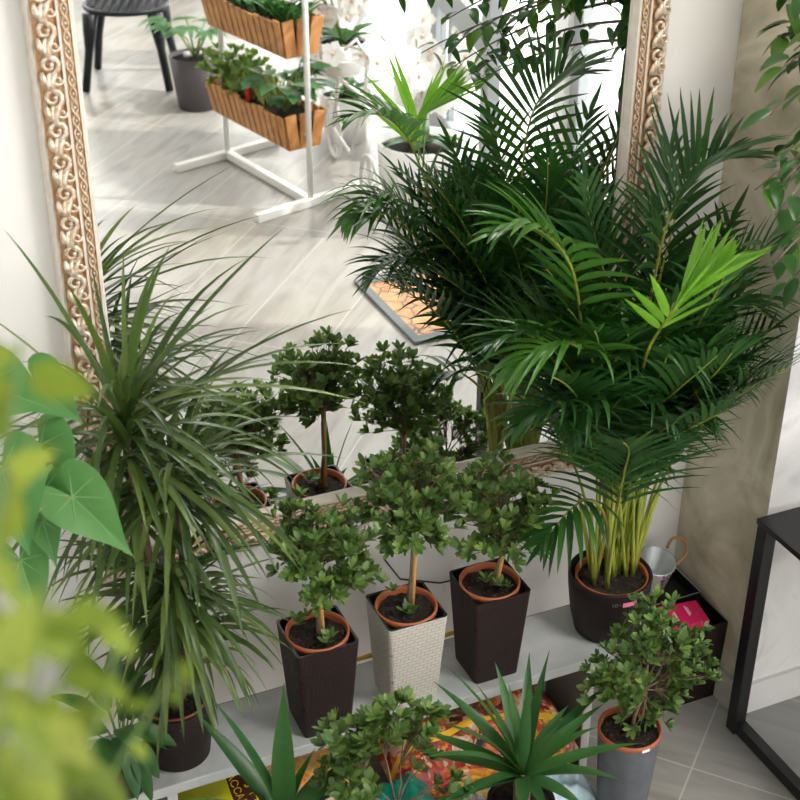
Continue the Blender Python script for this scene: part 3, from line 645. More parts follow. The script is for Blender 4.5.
RED, ORG, YEL, WHT, BLK, GRN, TEAL, BLU, MAR = (.55, .02, .02), (.80, .22, .02), (.85, .52, .04), (.80, .72, .62), (.02, .02, .02), (.05, .12, .03), (.0, .22, .17), (.25, .45, .55), (.22, .01, .03)
def bag(name, cx, cy, sx, sy, h, rot, m, label, seed, z0=0.0):
    b = MB(); nx, ny = 26, 20; rng = np.random.RandomState(seed); ph = rng.uniform(0, 6, 8); R_ = Matrix.Rotation(rot, 3, 'Z'); vs = []; fs = []
    def H(u, v):
        e = max(0, 1-abs(u)**3.2)*max(0, 1-abs(v)**3.2); return e**.5
    for sgn in (1, -1):
        for i in range(nx+1):
            for j in range(ny+1):
                u, v = 2*i/nx-1, 2*j/ny-1; e = H(u, v); wv = .012*math.sin(5*u+ph[0]+2*v)*math.sin(4*v+ph[1])+.006*math.sin(11*u+ph[2])*math.sin(9*v+ph[3]-3*u)
                z = h*.42 + (h*.5*e + wv*e if sgn > 0 else -h*.42*e)
                vs.append(R_ @ V((u*sx/2*(1-.04*e), v*sy/2*(1-.04*e), z)))
    o1 = (nx+1)*(ny+1)
    for sgn in (0, 1):
        for i in range(nx):
            for j in range(ny):
                a = sgn*o1+i*(ny+1)+j; f = (a, a+ny+1, a+ny+2, a+1); fs.append(f if sgn == 0 else f[::-1])
    b.add(vs, fs); o = b.build(name, m, None, True); o.location = (cx, cy, z0); tag(o, label, 'bag'); return o, H, R_
floral = [(0, RED), (.20, MAR), (.32, ORG), (.42, YEL), (.52, WHT), (.60, RED), (.72, MAR), (.80, ORG), (.90, BLK)]
o1, H1, R1 = bag('soil_bag', .99, -.185, .39, .25, .215, -.06, print_mat('floral_print_red', floral, 34, [(.1, 1, -.062, .006, YEL)]), 'soil bag printed with red and orange flowers, lying under the bench edge', 1)
b1, Hb, Rb = bag('soil_bag', .552, -.20, .36, .30, .205, .02, print_mat('floral_print_yellow', [(0, ORG), (.25, YEL), (.4, (.12, .2, .22)), (.55, (.35, .42, .45)), (.7, ORG), (.85, WHT), (.95, RED)], 26, [(1, 0, -.115, .045, (.62, .62, .02)), (1, 0, -.048, .028, (.07, .018, .012)), (1, 0, -.17, .012, BLK)]), 'yellow and black soil bag with large lettering, lying at lower left under the bench', 2)
o3, _, _ = bag('soil_bag', .785, -.33, .14, .18, .165, .05, print_mat('teal_film', [(0, TEAL), (.6, (.0, .30, .22)), (.9, (.05, .4, .32))], 10), 'shiny teal green soil bag beneath the spreading azalea', 3)
o4, _, _ = bag('soil_bag', .925, -.365, .15, .11, .13, -.1, print_mat('white_black_print', [(0, WHT), (.35, (.45, .45, .43)), (.55, BLK), (.75, WHT)], 40, [(.2, 1, -.02, .006, YEL), (.2, 1, .02, .004, YEL)]), 'white soil bag with black print and yellow stripes beside the yucca', 4)
o5, _, _ = bag('plastic_bag', 1.085, -.365, .15, .11, .12, .1, print_mat('pale_blue_film', [(0, BLU), (.5, (.42, .58, .66)), (.9, (.60, .70, .74))], 14), 'crumpled pale blue plastic bag between yucca and grey pot', 5)
# lettering on the yellow bag: runs towards the room, first line right of the second
def lettering(txt, size, x, y, rotz, m, parent, zoff=.0012):
    cu = bpy.data.curves.new('lettering', 'FONT'); cu.body = txt; cu.size = size; cu.align_x = 'CENTER'; cu.align_y = 'CENTER'; cu.extrude = 0
    t_ = bpy.data.objects.new('t', cu); C.objects.link(t_); dg = bpy.context.evaluated_depsgraph_get(); dg.update()
    me = bpy.data.meshes.new_from_object(t_.evaluated_get(dg)); bpy.data.objects.remove(t_); R_ = Matrix.Rotation(rotz, 3, 'Z')
    o = bpy.data.objects.new('lettering', me); C.objects.link(o); me.materials.clear(); me.materials.append(m); o.parent = parent
    for v in me.vertices:
        p = R_ @ v.co + V((x, y, 0)); v.co = p
    bpy.context.view_layer.update()
    from mathutils.bvhtree import BVHTree
    pm = parent.data; bv = BVHTree.FromPolygons([v.co for v in pm.vertices], [tuple(p.vertices) for p in pm.polygons])
    for v in me.vertices:
        hit = bv.ray_cast(V((v.co.x, v.co.y, 1)), V((0, 0, -1)))
        v.co.z = (hit[0].z if hit[0] else 0)+zoff
    return o
lettering('ГРУНТ', .034, -.038, -.025, -1.5, M['yellow'], b1); lettering('РАССАДЫ', .020, -.064, -.025, -1.5, M['yellow'], b1)

# ------------------------------------------------------------ planter boxes, bucket, magenta packet in the corner
def open_box(name, x0, x1, y0, y1, z0, z1, t_, mo, mi_, label, rim=None, inner=.06):
    b = MB(); cx, cy = (x0+x1)/2, (y0+y1)/2
    def ring(d, z): return [V((x0+d, y0+d, z)), V((x1-d, y0+d, z)), V((x1-d, y1-d, z)), V((x0+d, y1-d, z))]
    rs = [ring(.004, z0), ring(0, z1), ring(t_, z1), ring(t_, z1-inner)]; vs = [v for q in rs for v in q]; fs = [(3, 2, 1, 0)]; 
    for i in range(3):
        for j in range(4): fs.append((i*4+j, i*4+(j+1) % 4, (i+1)*4+(j+1) % 4, (i+1)*4+j))
    fs.append((12, 13, 14, 15)); r = thing(name, (cx, cy, z0), label, 'box')
    b.add(vs, fs); b.m = [0]*5+[1 if rim else 0]*4+[2 if rim else 1]*5; o = b.build('body', [mo, rim or mi_, mi_], r); return r
open_box('planter_box', 1.405, 1.594, -.195, -.012, 0, .205, .004, M['brown'], M['dark'], 'dark brown open planter box on the floor in the pillar corner')
# wide tray lying on the back of the box, bucket in it
bpb = MB()
r = thing('black_tray', (1.48, -.06, .206), 'shallow black tray with a pale rim on the planter box by the wall', 'tray')
b = MB(); x0, x1, y0, y1, z0, z1 = 1.395, 1.575, -.118, .0, .206, .236
rs = []
for d, z in ((.006, z0), (0, z1), (.003, z1), (.006, z0+.004)): rs += [V((x0+d, y0+d, z)), V((x1-d, y0+d, z)), V((x1-d, y1-d, z)), V((x0+d, y1-d, z))]
fs = [(3, 2, 1, 0)] + [(i*4+j, i*4+(j+1) % 4, (i+1)*4+(j+1) % 4, (i+1)*4+j) for i in range(3) for j in range(4)] + [(12, 13, 14, 15)]
b.add(rs, fs); b.m = [0]*5+[1]*4+[0]*5; b.build('tray_body', [M['dark'], M['zinc']], r)
m = mat('bucket_ornament', (.7, .7, .7), .45); t = NT(m); tc = t.n('ShaderNodeTexCoord'); v_ = t.n('ShaderNodeTexVoronoi'); v_.feature = 'DISTANCE_TO_EDGE'; v_.inputs['Scale'].default_value = 80
t.l(tc.outputs['Object'], v_.inputs['Vector']); s = t.n('ShaderNodeSeparateXYZ'); t.l(tc.outputs['Object'], s.inputs[0])
orn = t.ramp(v_.outputs[0], [(.08, (.08, .08, .09)), (.16, (.68, .69, .69))]); wv = t.n('ShaderNodeTexWave'); wv.inputs['Scale'].default_value = 9; wv.inputs['Distortion'].default_value = 2; t.l(tc.outputs['Object'], wv.inputs['Vector'])
t.l(t.mix(t.math('LESS_THAN', s.outputs[0], -.008), orn, (.72, .73, .73)), t.b.inputs['Base Color']); M['orn'] = m
bc = V((1.486, -.046, .221)); r = thing('metal_bucket', bc, 'small zinc bucket with white ornament and wooden handle beside the palm pot', 'bucket')
Rb_ = Matrix.Rotation(.0, 3, 'X'); b = MB()
b.lathe([(.030, 0), (.041, .088), (.0425, .090), (.0425, .0925), (.0395, .0925), (.0285, .003)], bc, 44, rot=Matrix.Rotation(math.radians(13), 3, 'X')); o = b.build('bucket_body', [M['orn'], M['zinc']], r, True)
for p in o.data.polygons:
    if p.center.z > .5 or (p.normal.x*(p.center.x)+p.normal.y*p.center.y) < -.0005 or (p.normal.z > .6): p.material_index = 1
b = MB(); b.tube(curve([at(667, 548, y=-.03), at(673, 538, y=-.03), at(684, 540, y=-.045), at(687, 552, y=-.055), at(676, 565, y=-.07)], 14), .0036, 8); b.build('handle', M['handle'], r, True)
r = thing('magenta_packet', (1.50, -.150, .145), 'magenta cardboard packet with white print sticking out of the planter box', 'packet')
b = MB(); Rm = Matrix.Rotation(math.radians(-8), 3, 'Z') @ Matrix.Rotation(math.radians(4), 3, 'X'); pc = V((1.500, -.150, .188)); b.box(pc, (.105, .066, .074), rot=Rm); bevel(b.build('carton', M['pink'], r), .001)
for k, (x, y, l, w_) in enumerate(((.018, .006, .003, .030), (.022, .006, .0016, .022), (-.012, -.004, .003, .026), (-.017, -.004, .0016, .016))):
    b = MB(); b.box(pc + Rm @ V((x, y, .0373)), (l, w_, .0006), rot=Rm); b.build('printed_line', M['paper'], r)

# ------------------------------------------------------------ black steel table at the right, ficus on it
r = thing('black_table', (1.9, -.6, 0), 'black square-tube steel side table at the right edge against the pillar', 'table')
tx0, tx1, ty0, ty1, TZ = 1.553, 2.15, -.92, -.285, .54; g = .028
for x in (tx0+g/2, tx1-g/2):
    for y in (ty0+g/2, ty1-g/2):
        b = MB(); b.box((x, y, (TZ-.012)/2), (g, g, TZ-.012)); bevel(b.build('leg', M['black'], r), .0015)
for a, c in (((tx0+g/2, ty0+g), (tx0+g/2, ty1-g)), ((tx1-g/2, ty0+g), (tx1-g/2, ty1-g))):
    b = MB(); b.beam((*a, .02), (*c, .02), g*.9, g*.9); bevel(b.build('floor_rail', M['black'], r), .0015)
b = MB(); b.box(((tx0+tx1)/2, (ty0+ty1)/2, TZ-.006), (tx1-tx0+.004, ty1-ty0+.004, .012)); b.box(((tx0+tx1)/2, (ty0+ty1)/2, TZ-.024), (tx1-tx0-2*g, ty1-ty0-2*g, .02)); bevel(b.build('table_top', M['black'], r), .001)
FX, FY = 1.665, -.47
r = thing('potted_ficus', (FX, FY, TZ), 'weeping ficus hanging glossy leaves into view at the right edge', 'plant')
b = MB(); b.lathe([(.07, TZ), (.09, TZ+.15), (.085, TZ+.15), (.083, TZ+.12)], (FX, FY, 0), 40); b.build('pot', M['white'], r, True)
b = MB(); b.lathe([(.0001, TZ+.135), (.084, TZ+.13)], (FX, FY, 0), 30); b.build('soil', M['soil'], r)
rng = random.Random(14); b = MB(); st = MB(); tr = MB()
for k in range(3):
    a = k*2.1; tr.tube([V((FX+.012*math.cos(a+i*.9), FY+.012*math.sin(a+i*.9), TZ+.12+i*.115)) for i in range(9)], [.009-.0005*i for i in range(9)], 7)
tr.build('trunk', M['ficusbark'], r, True)
def ficus_branch(z, az, L, e0, drop, n):
    p = V((FX, FY, z)); d = V((math.cos(az)*math.cos(e0), math.sin(az)*math.cos(e0), math.sin(e0))); pts = [p.copy()]
    for i in range(12):
        p = p + d*(L/12); d = (d+V((rng.uniform(-.08, .08), rng.uniform(-.08, .08), -drop/12))).normalized(); pts.append(p.copy())
    st.tube(pts, [.0034*(1-.8*i/12)+.0005 for i in range(13)], 5)
    for i in range(n):
        f = 2.5+9.5*i/n; k = min(11, int(f)); q = pts[k].lerp(pts[k+1], f-k); a = rng.uniform(0, 2*PI); dd_ = V((math.cos(a), math.sin(a), rng.uniform(-.9, .15))) + d*.6
        q2 = q + dd_.normalized()*.012; b.blade(q2, dd_, V((rng.uniform(-.3, .3), rng.uniform(-.3, .3), 1)), rng.uniform(.045, .062), rng.uniform(.021, .028), 7, rng.uniform(.4, 1.2), .25, 'ovate')
for i in range(60):
    z = rng.uniform(1.36, 1.62); a_ = rng.uniform(0, 2*PI); ficus_branch(z, a_, rng.uniform(.18, .34), rng.uniform(.2, .8), rng.uniform(.7, 1.5), rng.randint(13, 20))
def ficus_to(tgt, n):
    p0 = V((FX, FY, min(1.6, tgt.z+rng.uniform(.08, .16)))); m_ = p0.lerp(tgt, .55)+V((0, 0, .06)); pts = [p0*(1-t)**2+m_*2*t*(1-t)+tgt*t*t for t in [k/12 for k in range(13)]]
    st.tube(pts, [.0034*(1-.8*i/12)+.0005 for i in range(13)], 5)
    for i in range(n):
        f = 2+10*i/n; k = min(11, int(f)); q = pts[k].lerp(pts[k+1], f-k); a = rng.uniform(0, 2*PI); dd_ = V((math.cos(a), math.sin(a), rng.uniform(-1.0, .1)))+(tgt-p0).normalized()*.5
        b.blade(q+dd_.normalized()*.012, dd_, V((rng.uniform(-.3, .3), rng.uniform(-.3, .3), 1)), rng.uniform(.038, .054), rng.uniform(.018, .024), 7, rng.uniform(.4, 1.2), .25, 'ovate')
for px, py, y in ((780, 70, -.50), (770, 115, -.56), (795, 150, -.55), (755, 190, -.52), (780, 185, -.60), (790, 235, -.56), (762, 252, -.50), (785, 285, -.54), (800, 290, -.60), (800, 100, -.60), (775, 215, -.66), (805, 205, -.50), (770, 268, -.60)): ficus_to(at(px, py, y=y), 20)
for q in (st, b):
    for i, v in enumerate(q.v):
        if v.y > -.275 and v.x > 1.57: q.v[i] = V((v.x, -.275-.1*(1-math.exp(-(v.y+.275)/.1)), v.z))
st.build('branches', M['ficusbark'], r, True); b.build('foliage', M['ficus'], r, True)

# ------------------------------------------------------------ foreground plants at the left
vein = MB()
def heart_leaf(mb, c, tip_dir, nrm, L, W):
    """heart-shaped blade with two basal lobes; c is where the stalk joins"""
    d = V(tip_dir).normalized(); n_ = V(nrm); n_ = (n_-d*n_.dot(d)).normalized(); sd = d.cross(n_); vs = [V(c)]; fs = []; NA = 28
    rings = 4
    half = ((1, 0), (.86, .05), (.72, .12), (.58, .21), (.44, .30), (.30, .38), (.15, .44), (0, .47), (-.14, .46), (-.26, .41), (-.34, .31), (-.35, .20), (-.26, .10), (-.10, .03), (-.02, 0))
    NA = 28; loop = [half[i] for i in range(15)] + [(half[i][0], -half[i][1]) for i in range(13, 0, -1)]
    for k in range(1, rings+1):
        for u, v_ in loop:
            u, v_ = u*L*k/rings, v_*W*2*k/rings
            vs.append(V(c)+d*u+sd*v_+n_*(.55*abs(v_) - 6*v_*v_ - 1.6*max(0, u)**2))
    for a_, l_ in ((0, .93), (.75, .40), (-.75, .40), (1.5, .38), (-1.5, .38), (2.4, .34), (-2.4, .34)):
        vp = []
        for i in range(7):
            u, v_ = math.cos(a_)*l_*L*i/6, math.sin(a_)*l_*W*2*i/6; vp.append(V(c)+d*u+sd*v_+n_*(.55*abs(v_) - 6*v_*v_ - 1.6*max(0, u)**2+.0004))
        vein.tube(vp, [.0009*(1-i/7) for i in range(7)], 4, cap=False)
    for j in range(NA): fs.append((0, 1+j, 1+(j+1) % NA))
    for k in range(rings-1):
        for j in range(NA): a = 1+k*NA; fs.append((a+j, a+NA+j, a+NA+(j+1) % NA, a+(j+1) % NA))
    mb.add(vs, fs)
HX, HY = -.42, -.62
r = thing('heart_leaf_plant', (HX, HY, 0), 'philodendron with heart-shaped green leaves at the left edge', 'plant')
b = MB(); b.lathe([(.10, 0), (.14, .30), (.134, .30), (.13, .26)], (HX, HY, 0), 40); b.build('pot', M['white'], r, True)
b = MB(); b.lathe([(.0001, .28), (.133, .27)], (HX, HY, 0), 30); b.build('soil', M['soil'], r)
b = MB(); st = MB(); st.tube([(HX, HY, .27), (HX+.01, HY, .7), (HX+.02, HY, 1.15)], [.02, .018, .014], 8); st.build('moss_pole', M['bark'], r, True)
st = MB(); tocam = lambda p: (CAM-p).normalized()
for px, py, dist, ax_, ay_, L, W in ((72, 497, 1.95, .74, -.67, .116, .050), (36, 384, 1.98, .75, -.6, .085, .045), (44, 490, 2.0, .1, -1, .085, .04), (42, 520, 1.98, .3, -.95, .07, .026), (2, 470, 1.9, .3, -.9, .12, .06), (-14, 385, 1.95, .6, -.2, .10, .06), (40, 445, 2.02, .5, -.85, .10, .05), (20, 560, 2.0, .3, -.9, .10, .04)):
    p = at(px, py, dist=dist); d = _r*ax_+_u*ay_; heart_leaf(b, p, d, tocam(p)+V((0, 0, .5)), L, W)
    h = V((HX+.015, HY, p.z-.12)); st.tube([h, h.lerp(p, .6)+V((0, 0, .05)), p], .003, 6)
st.build('leaf_stalks', M['grassstem'], r, True); b.build('foliage', M['heart'], r, True); vein.build('veins', mat('pale_vein', (.22, .40, .16), .5), r, True)
# pale trailing plant just in front of the camera, out of focus
VX = at(-150, 1150, dist=.66)
r = thing('plant_stand', (VX.x, VX.y, 0), 'slim black pedestal close to the camera, below the frame', 'stand')
b = MB(); b.box((VX.x, VX.y, .01), (.22, .22, .02)); b.build('base', M['black'], r)
b = MB(); b.tube([(VX.x, VX.y, .02), (VX.x, VX.y, VX.z-.12)], .02, 12); b.build('post', M['black'], r, True)
b = MB(); b.box((VX.x, VX.y, VX.z-.11), (.12, .12, .02)); b.build('top', M['black'], r)
r = thing('vine_plant', (VX.x, VX.y, VX.z-.10), 'blurred pale yellow-green leafy vine close to the camera at lower left', 'plant')
b = MB(); b.lathe([(.04, VX.z-.10), (.05, VX.z-.02), (.047, VX.z-.02), (.046, VX.z-.04)], (VX.x, VX.y, 0), 30); b.build('pot', M['white'], r, True)
b = MB(); b.lathe([(.0001, VX.z-.03), (.0475, VX.z-.033)], (VX.x, VX.y, 0), 24); b.build('soil', M['soil'], r)
rng = random.Random(77); b = MB(); st = MB(); src = V((VX.x, VX.y, VX.z-.03))
def vine(path, dist, n, L, jit):
    pts = [src] + [at(px, py, dist=dist) for px, py in path]; st.tube(pts, .0011, 5, cap=False)
    for i in range(n):
        f = 1+(len(pts)-2)*(i+.5)/n; k = min(len(pts)-2, int(f)); q = pts[k].lerp(pts[k+1], f-k)
        a = rng.uniform(0, 2*PI); d = _r*math.cos(a)+_u*(math.sin(a)-.3)-_fw*rng.uniform(-.3, .3)
        up = (CAM-q).normalized()+V((rng.uniform(-.5, .5), rng.uniform(-.5, .5), rng.uniform(-.2, .6))); l = L*rng.uniform(.7, 1.2)
        b.blade(q+d*rng.uniform(0, jit), d, up, l, l*.55, 6, rng.uniform(0, .5), .2, 'ovate')
vine([(-40, 900), (-25, 700), (-5, 520), (10, 420), (20, 340)], 0.560, 14, 0.0240, 0.0084)
vine([(-20, 900), (-15, 760), (-10, 620), (8, 480), (38, 420)], 0.588, 6, 0.0218, 0.0056)
vine([(20, 950), (40, 780), (62, 680), (90, 590)], 0.532, 20, 0.0186, 0.0140)
vine([(-20, 950), (10, 780), (35, 680), (50, 580)], 0.504, 16, 0.0197, 0.0140)
vine([(-30, 950), (-10, 800), (0, 700), (12, 610)], 0.448, 13, 0.0229, 0.0112)
vine([(20, 950), (30, 850), (40, 790), (50, 740)], 0.476, 9, 0.0175, 0.0084)
vine([(40, 900), (80, 780), (105, 690), (120, 630)], 0.616, 4, 0.0120, 0.0042)
vine([(60, 900), (120, 760), (170, 680), (195, 690)], 0.644, 6, 0.0109, 0.0042)
st.build('stems', M['grassstem'], r, True); b.build('foliage', M['vine'], r, True)
b = MB(); st = MB()
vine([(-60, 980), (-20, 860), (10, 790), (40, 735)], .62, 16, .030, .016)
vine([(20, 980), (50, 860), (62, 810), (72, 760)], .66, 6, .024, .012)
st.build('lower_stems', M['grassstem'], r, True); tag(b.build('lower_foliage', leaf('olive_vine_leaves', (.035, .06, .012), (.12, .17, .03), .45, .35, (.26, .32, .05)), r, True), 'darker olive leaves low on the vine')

# ------------------------------------------------------------ the room the mirror shows
# cast iron garden chair
CX, CY = 1.56, -4.80; r = thing('garden_chair', (CX, CY, 0), 'black cast-iron garden chair, seen at the top left of the mirror', 'chair')
sh = .385; s_ = .20; _v0 = set(bpy.data.objects)
for dx, dy in ((-1, 1), (1, 1), (-1, -1), (1, -1)):
    b = MB(); b.tube([(CX+dx*.155, CY+dy*.15, sh-.01), (CX+dx*.165, CY+dy*.16, sh-.10), (CX+dx*.175, CY+dy*.17, .2), (CX+dx*.205, CY+dy*.205, .008)], [.040, .032, .021, .020], 8); b.build('leg', M['iron'], r, True)
b = MB(); b.tube([(CX+.2*math.cos(2*PI*i/32), CY+.2*math.sin(2*PI*i/32), sh) for i in range(33)], .013, 8)
for i in range(-4, 5):
    h = math.sqrt(max(0, .19**2-(i*.042)**2))
    b.tube([(CX+i*.042, CY-h, sh), (CX+i*.042, CY+h, sh)], .0055, 5); b.tube([(CX-h, CY+i*.042, sh), (CX+h, CY+i*.042, sh)], .0055, 5)
    for j in range(-4, 4):
        if (i*.042)**2+((j+.5)*.042)**2 < .17**2: b.tube([(CX+i*.042+.014*math.cos(2*PI*k/10), CY+(j+.5)*.042+.014*math.sin(2*PI*k/10), sh) for k in range(11)], .004, 4, cap=False)
b.build('seat', M['iron'], r, True)
b = MB(); b.tube([(CX-.17, CY-.15, sh), (CX-.19, CY-.20, sh+.25), (CX-.10, CY-.24, sh+.42), (CX, CY-.25, sh+.46), (CX+.10, CY-.24, sh+.42), (CX+.19, CY-.20, sh+.25), (CX+.17, CY-.15, sh)], .012, 8)
for i in range(-3, 4): b.tube([(CX+i*.04, CY-.16, sh), (CX+i*.045, CY-.22, sh+.24), (CX+i*.03, CY-.245, sh+.43)], .006, 5)
b.build('backrest', M['iron'], r, True)
r.rotation_euler.z = math.radians(21)
# dark pot with a lobed-leaf plant beside the chair
QX, QY = 1.745, -4.27; r = thing('potted_monstera', (QX, QY, 0), 'lobed-leaf plant in a dark purple-grey pot between garden chair and flower stand', 'plant')
b = MB(); b.lathe([(.09, 0), (.095, .004), (.125, .25), (.118, .25), (.112, .19)], (QX, QY, 0), 36); b.build('pot', mat('plum_grey_plastic', (.06, .05, .055), .5), r, True)
b = MB(); b.lathe([(.0001, .235), (.117, .23)], (QX, QY, 0), 30)
rng = random.Random(2)
for i in range(7): a = rng.uniform(0, 6.3); b.ball((QX+.06*math.cos(a), QY+.06*math.sin(a), .24), .018, 8, 5, 1)
b.build('soil', [M['soil'], M['paper']], r, True)
b = MB(); st = MB()
for i in range(9):
    a = i*.7+rng.uniform(-.2, .2); l = rng.uniform(.12, .24); q = V((QX, QY, .23)); q2 = q+V((math.cos(a)*l*.65, math.sin(a)*l*.65, l*.9)); st.tube([q, q.lerp(q2, .5)+V((0, 0, .03)), q2], .004, 5)
    for k in range(-3, 4): aa = a+k*.42; b.blade(q2, (math.cos(aa), math.sin(aa), .1), V((0, 0, 1)), .13-.012*abs(k), .034, 6, .7, .2, 'lance')
st.build('stems', M['grassstem'], r, True); b.build('foliage', M['broad'], r, True)
# flower stand
A1, A2 = V((1.655, -3.53, 0)), V((1.79, -2.865, 0)); ax = (A2-A1).normalized(); bx2 = V((ax.y, -ax.x, 0)) if ax.y > 0 else V((-ax.y, ax.x, 0))
bx2 = V((.95, -.31, 0)).normalized()
r = thing('flower_stand', (A1+A2)/2, 'white steel tube flower stand holding two slatted baskets, seen in the mirror', 'stand')
for k, q in enumerate((A1, A2)):
    b = MB(); b.tube([q+V((0, 0, .02)), q+V((0, 0, 1.35))], .0115, 10); b.build('post', M['metalwhite'], r, True)
    b = MB(); b.beam(q-bx2*.27+V((0, 0, .018)), q+bx2*.27+V((0, 0, .018)), .032, .034); bevel(b.build('foot', M['metalwhite'], r), .003)
b = MB(); b.beam(A1+ax*.016+V((0, 0, .018)), A2-ax*.016+V((0, 0, .018)), .030, .034); bevel(b.build('floor_rail', M['metalwhite'], r), .003)
b = MB(); b.tube([A1+V((0, 0, 1.33)), A2+V((0, 0, 1.33))], .011, 8); b.build('top_rail', M['metalwhite'], r, True)
def basket(z, label, seed, plants):
    n = V((ax.y, -ax.x, 0))
    if n.x < 0: n = -n
    c = (A1+A2)/2 + V((0, 0, z)); L, wt, wb, h = .63, .20, .14, .135
    r = thing('slat_basket', c, label, 'basket', None); rngb = random.Random(seed)
    for sgn in (1, -1):
        b = MB(); N = 13
        for i in range(N):
            u = (i+.5)/N-.5; p0 = c+ax*(u*L*.97)+n*(sgn*wb/2); p1 = c+ax*(u*L)+n*(sgn*wt/2)+V((0, 0, h+rngb.uniform(-.006, .008)))
            b.beam(p0, p1, .009, .037, up=ax)
        b.build('slat_side', M['slat'], r)
        b = MB(); N = 3
        for i in range(N):
            u = (i+.5)/N-.5; p0 = c+ax*(sgn*L*.488)+n*(u*wb); p1 = c+ax*(sgn*L*.502)+n*(u*wt)+V((0, 0, h+.005)); b.beam(p0, p1, .009, .046, up=n)
        b.build('slat_end', M['slat'], r)
    b = MB(); b.beam(c-ax*L*.48, c+ax*L*.48, wb*.98, .01, up=(0, 0, 1)); b.build('bottom', M['slat'], r)
    b = MB(); b.beam(c-ax*L*.47+V((0, 0, h*.42)), c+ax*L*.47+V((0, 0, h*.42)), wb*.94, h*.7, up=(0, 0, 1)); b.build('liner', mat('dark_liner', (.05, .03, .015), .9), r)
    b = MB(); b.beam(c-ax*L*.47+V((0, 0, h*.7)), c+ax*L*.47+V((0, 0, h*.7)), wt*.82, .03, up=(0, 0, 1)); b.build('soil', M['soil'], r)
    for q in (A1, A2):
        b = MB(); e = q+V((0, 0, z+h*.4)); b.tube([e, e+(c-q).normalized()*.03*V((1, 1, 0))], .007, 6); b.build('bracket', M['metalwhite'], r)
    return c, n, h
c, n, h = basket(.235, 'lower slatted wooden basket of herbs and broad leaves on the white flower stand', 1, 0)
rng = random.Random(6); top = c+V((0, 0, h))
b = MB(); st = MB(); q0 = top-ax*.19
bush(b, rng, [(q0+V((0, 0, .05)), q0, .11), (q0+ax*.08+V((0, 0, .04)), q0, .10), (q0-ax*.10+V((0, 0, .04)), q0, .11)], q0-V((0, 0, .04)), 130, st, L=.034, W=.015)
r = thing('herb_bush', q0-V((0, 0, .04)), 'fine-leaved light green herb at the chair end of the lower basket', 'plant'); st.build('stems', M['grassstem'], r); b.build('foliage', M['bushlight'], r, True)
b = MB(); q0 = top+ax*.0+V((0, 0, .02))
for i in range(130): a = rng.uniform(0, 6.3); b.blade(q0+ax*rng.uniform(-.09, .09)+n*rng.uniform(-.05, .05)-V((0, 0, .04)), (math.cos(a)*.4, math.sin(a)*.4, 1), V((math.sin(a), -math.cos(a), .2)), rng.uniform(.08, .15), .006, 5, .4, .1, 'lance')
one(b, 'grass_tuft', leaf('straw_grass', (.28, .32, .10), (.42, .42, .16), .5, .3), q0, 'pale grassy tuft in the middle of the lower basket', 'plant', smooth=True)
b = MB(); st = MB(); q0 = top+ax*.17-V((0, 0, .03))
for i in range(46):
    a = rng.uniform(0, 6.3); l = rng.uniform(.08, .20); q2 = q0+V((math.cos(a)*l*.6, math.sin(a)*l*.6, l*.85)); st.tube([q0, q2], .003, 5); aa = a+rng.uniform(-.8, .8)
    b.blade(q2, (math.cos(aa), math.sin(aa), .2), V((0, 0, 1)), rng.uniform(.08, .12), rng.uniform(.05, .07), 6, .8, .25, 'ovate')
r = thing('broad_leaf_plant', q0, 'bushy plant with broad blue-green leaves at the near end of the lower basket', 'plant'); st.build('stems', M['grassstem'], r); b.build('foliage', M['broad'], r, True)
b = MB(); e_ = top-ax*.02-n*.06; b.tube([e_-V((0, 0, .02)), e_+V((0, 0, .04))], .012, 8); one(b, 'red_marker', mat('red_plastic', (.6, .02, .02), .4), e_-V((0, 0, .02)), 'small red plant marker at the front of the lower basket', 'marker')
c, n, h = basket(.60, 'upper slatted wooden basket of pointed green leaves on the white flower stand', 2, 0)
top = c+V((0, 0, h)); b = MB()
for i in range(110):
    a = rng.uniform(0, 6.3); b.blade(top+ax*rng.uniform(-.27, .27)+n*rng.uniform(-.05, .05)-V((0, 0, .03)), (math.cos(a)*.8, math.sin(a)*.8, 1), V((0, 0, 1)), rng.uniform(.12, .22), .028, 7, .9, .3, 'yucca')
one(b, 'pointed_leaf_plant', M['broad'], top-V((0, 0, .03)), 'row of pointed dark green leaves filling the upper basket', 'plant', smooth=True)
# white bicycle plant stand with orchids
r = thing('bicycle_plant_stand', (2.1, -2.85, 0), 'white wire bicycle-shaped plant stand beside the flower stand, seen in the mirror', 'stand')
def wheel(c, R_, axd):
    b = MB(); c = V(c); axd = V(axd).normalized(); up = V((0, 0, 1))
    b.tube([c+axd*R_*math.cos(2*PI*i/36)+up*R_*math.sin(2*PI*i/36) for i in range(37)], .007, 6, cap=False)
    b.tube([c+axd*R_*.86*math.cos(2*PI*i/36)+up*R_*.86*math.sin(2*PI*i/36) for i in range(37)], .003, 5, cap=False)
    for i in range(12): a = PI*i/6; b.tube([c, c+axd*R_*math.cos(a)+up*R_*math.sin(a)], .0025, 4, cap=False)
    b.ball(c, .015, 8, 6); b.build('wheel', M['metalwhite'], r, True)
bd = V((-.10, 1, 0)).normalized(); w1 = V((1.95, -2.63, .135)); w2 = V((2.08, -3.35, .135))
wheel(w1, .125, bd); wheel(w2, .125, bd)
b = MB(); s0 = V((2.02, -3.05, .42)); b.tube([w2, V((2.05, -3.2, .40)), s0, V((1.97, -2.72, .46)), w1], .008, 7); b.tube([w2, V((2.02, -3.0, .14)), V((1.97, -2.72, .46)), V((1.97, -2.70, .62))], .008, 7); b.tube([V((1.88, -2.70, .66)), V((1.92, -2.68, .70)), V((1.97, -2.70, .62)), V((2.03, -2.72, .70)), V((2.07, -2.76, .66))], .007, 7)
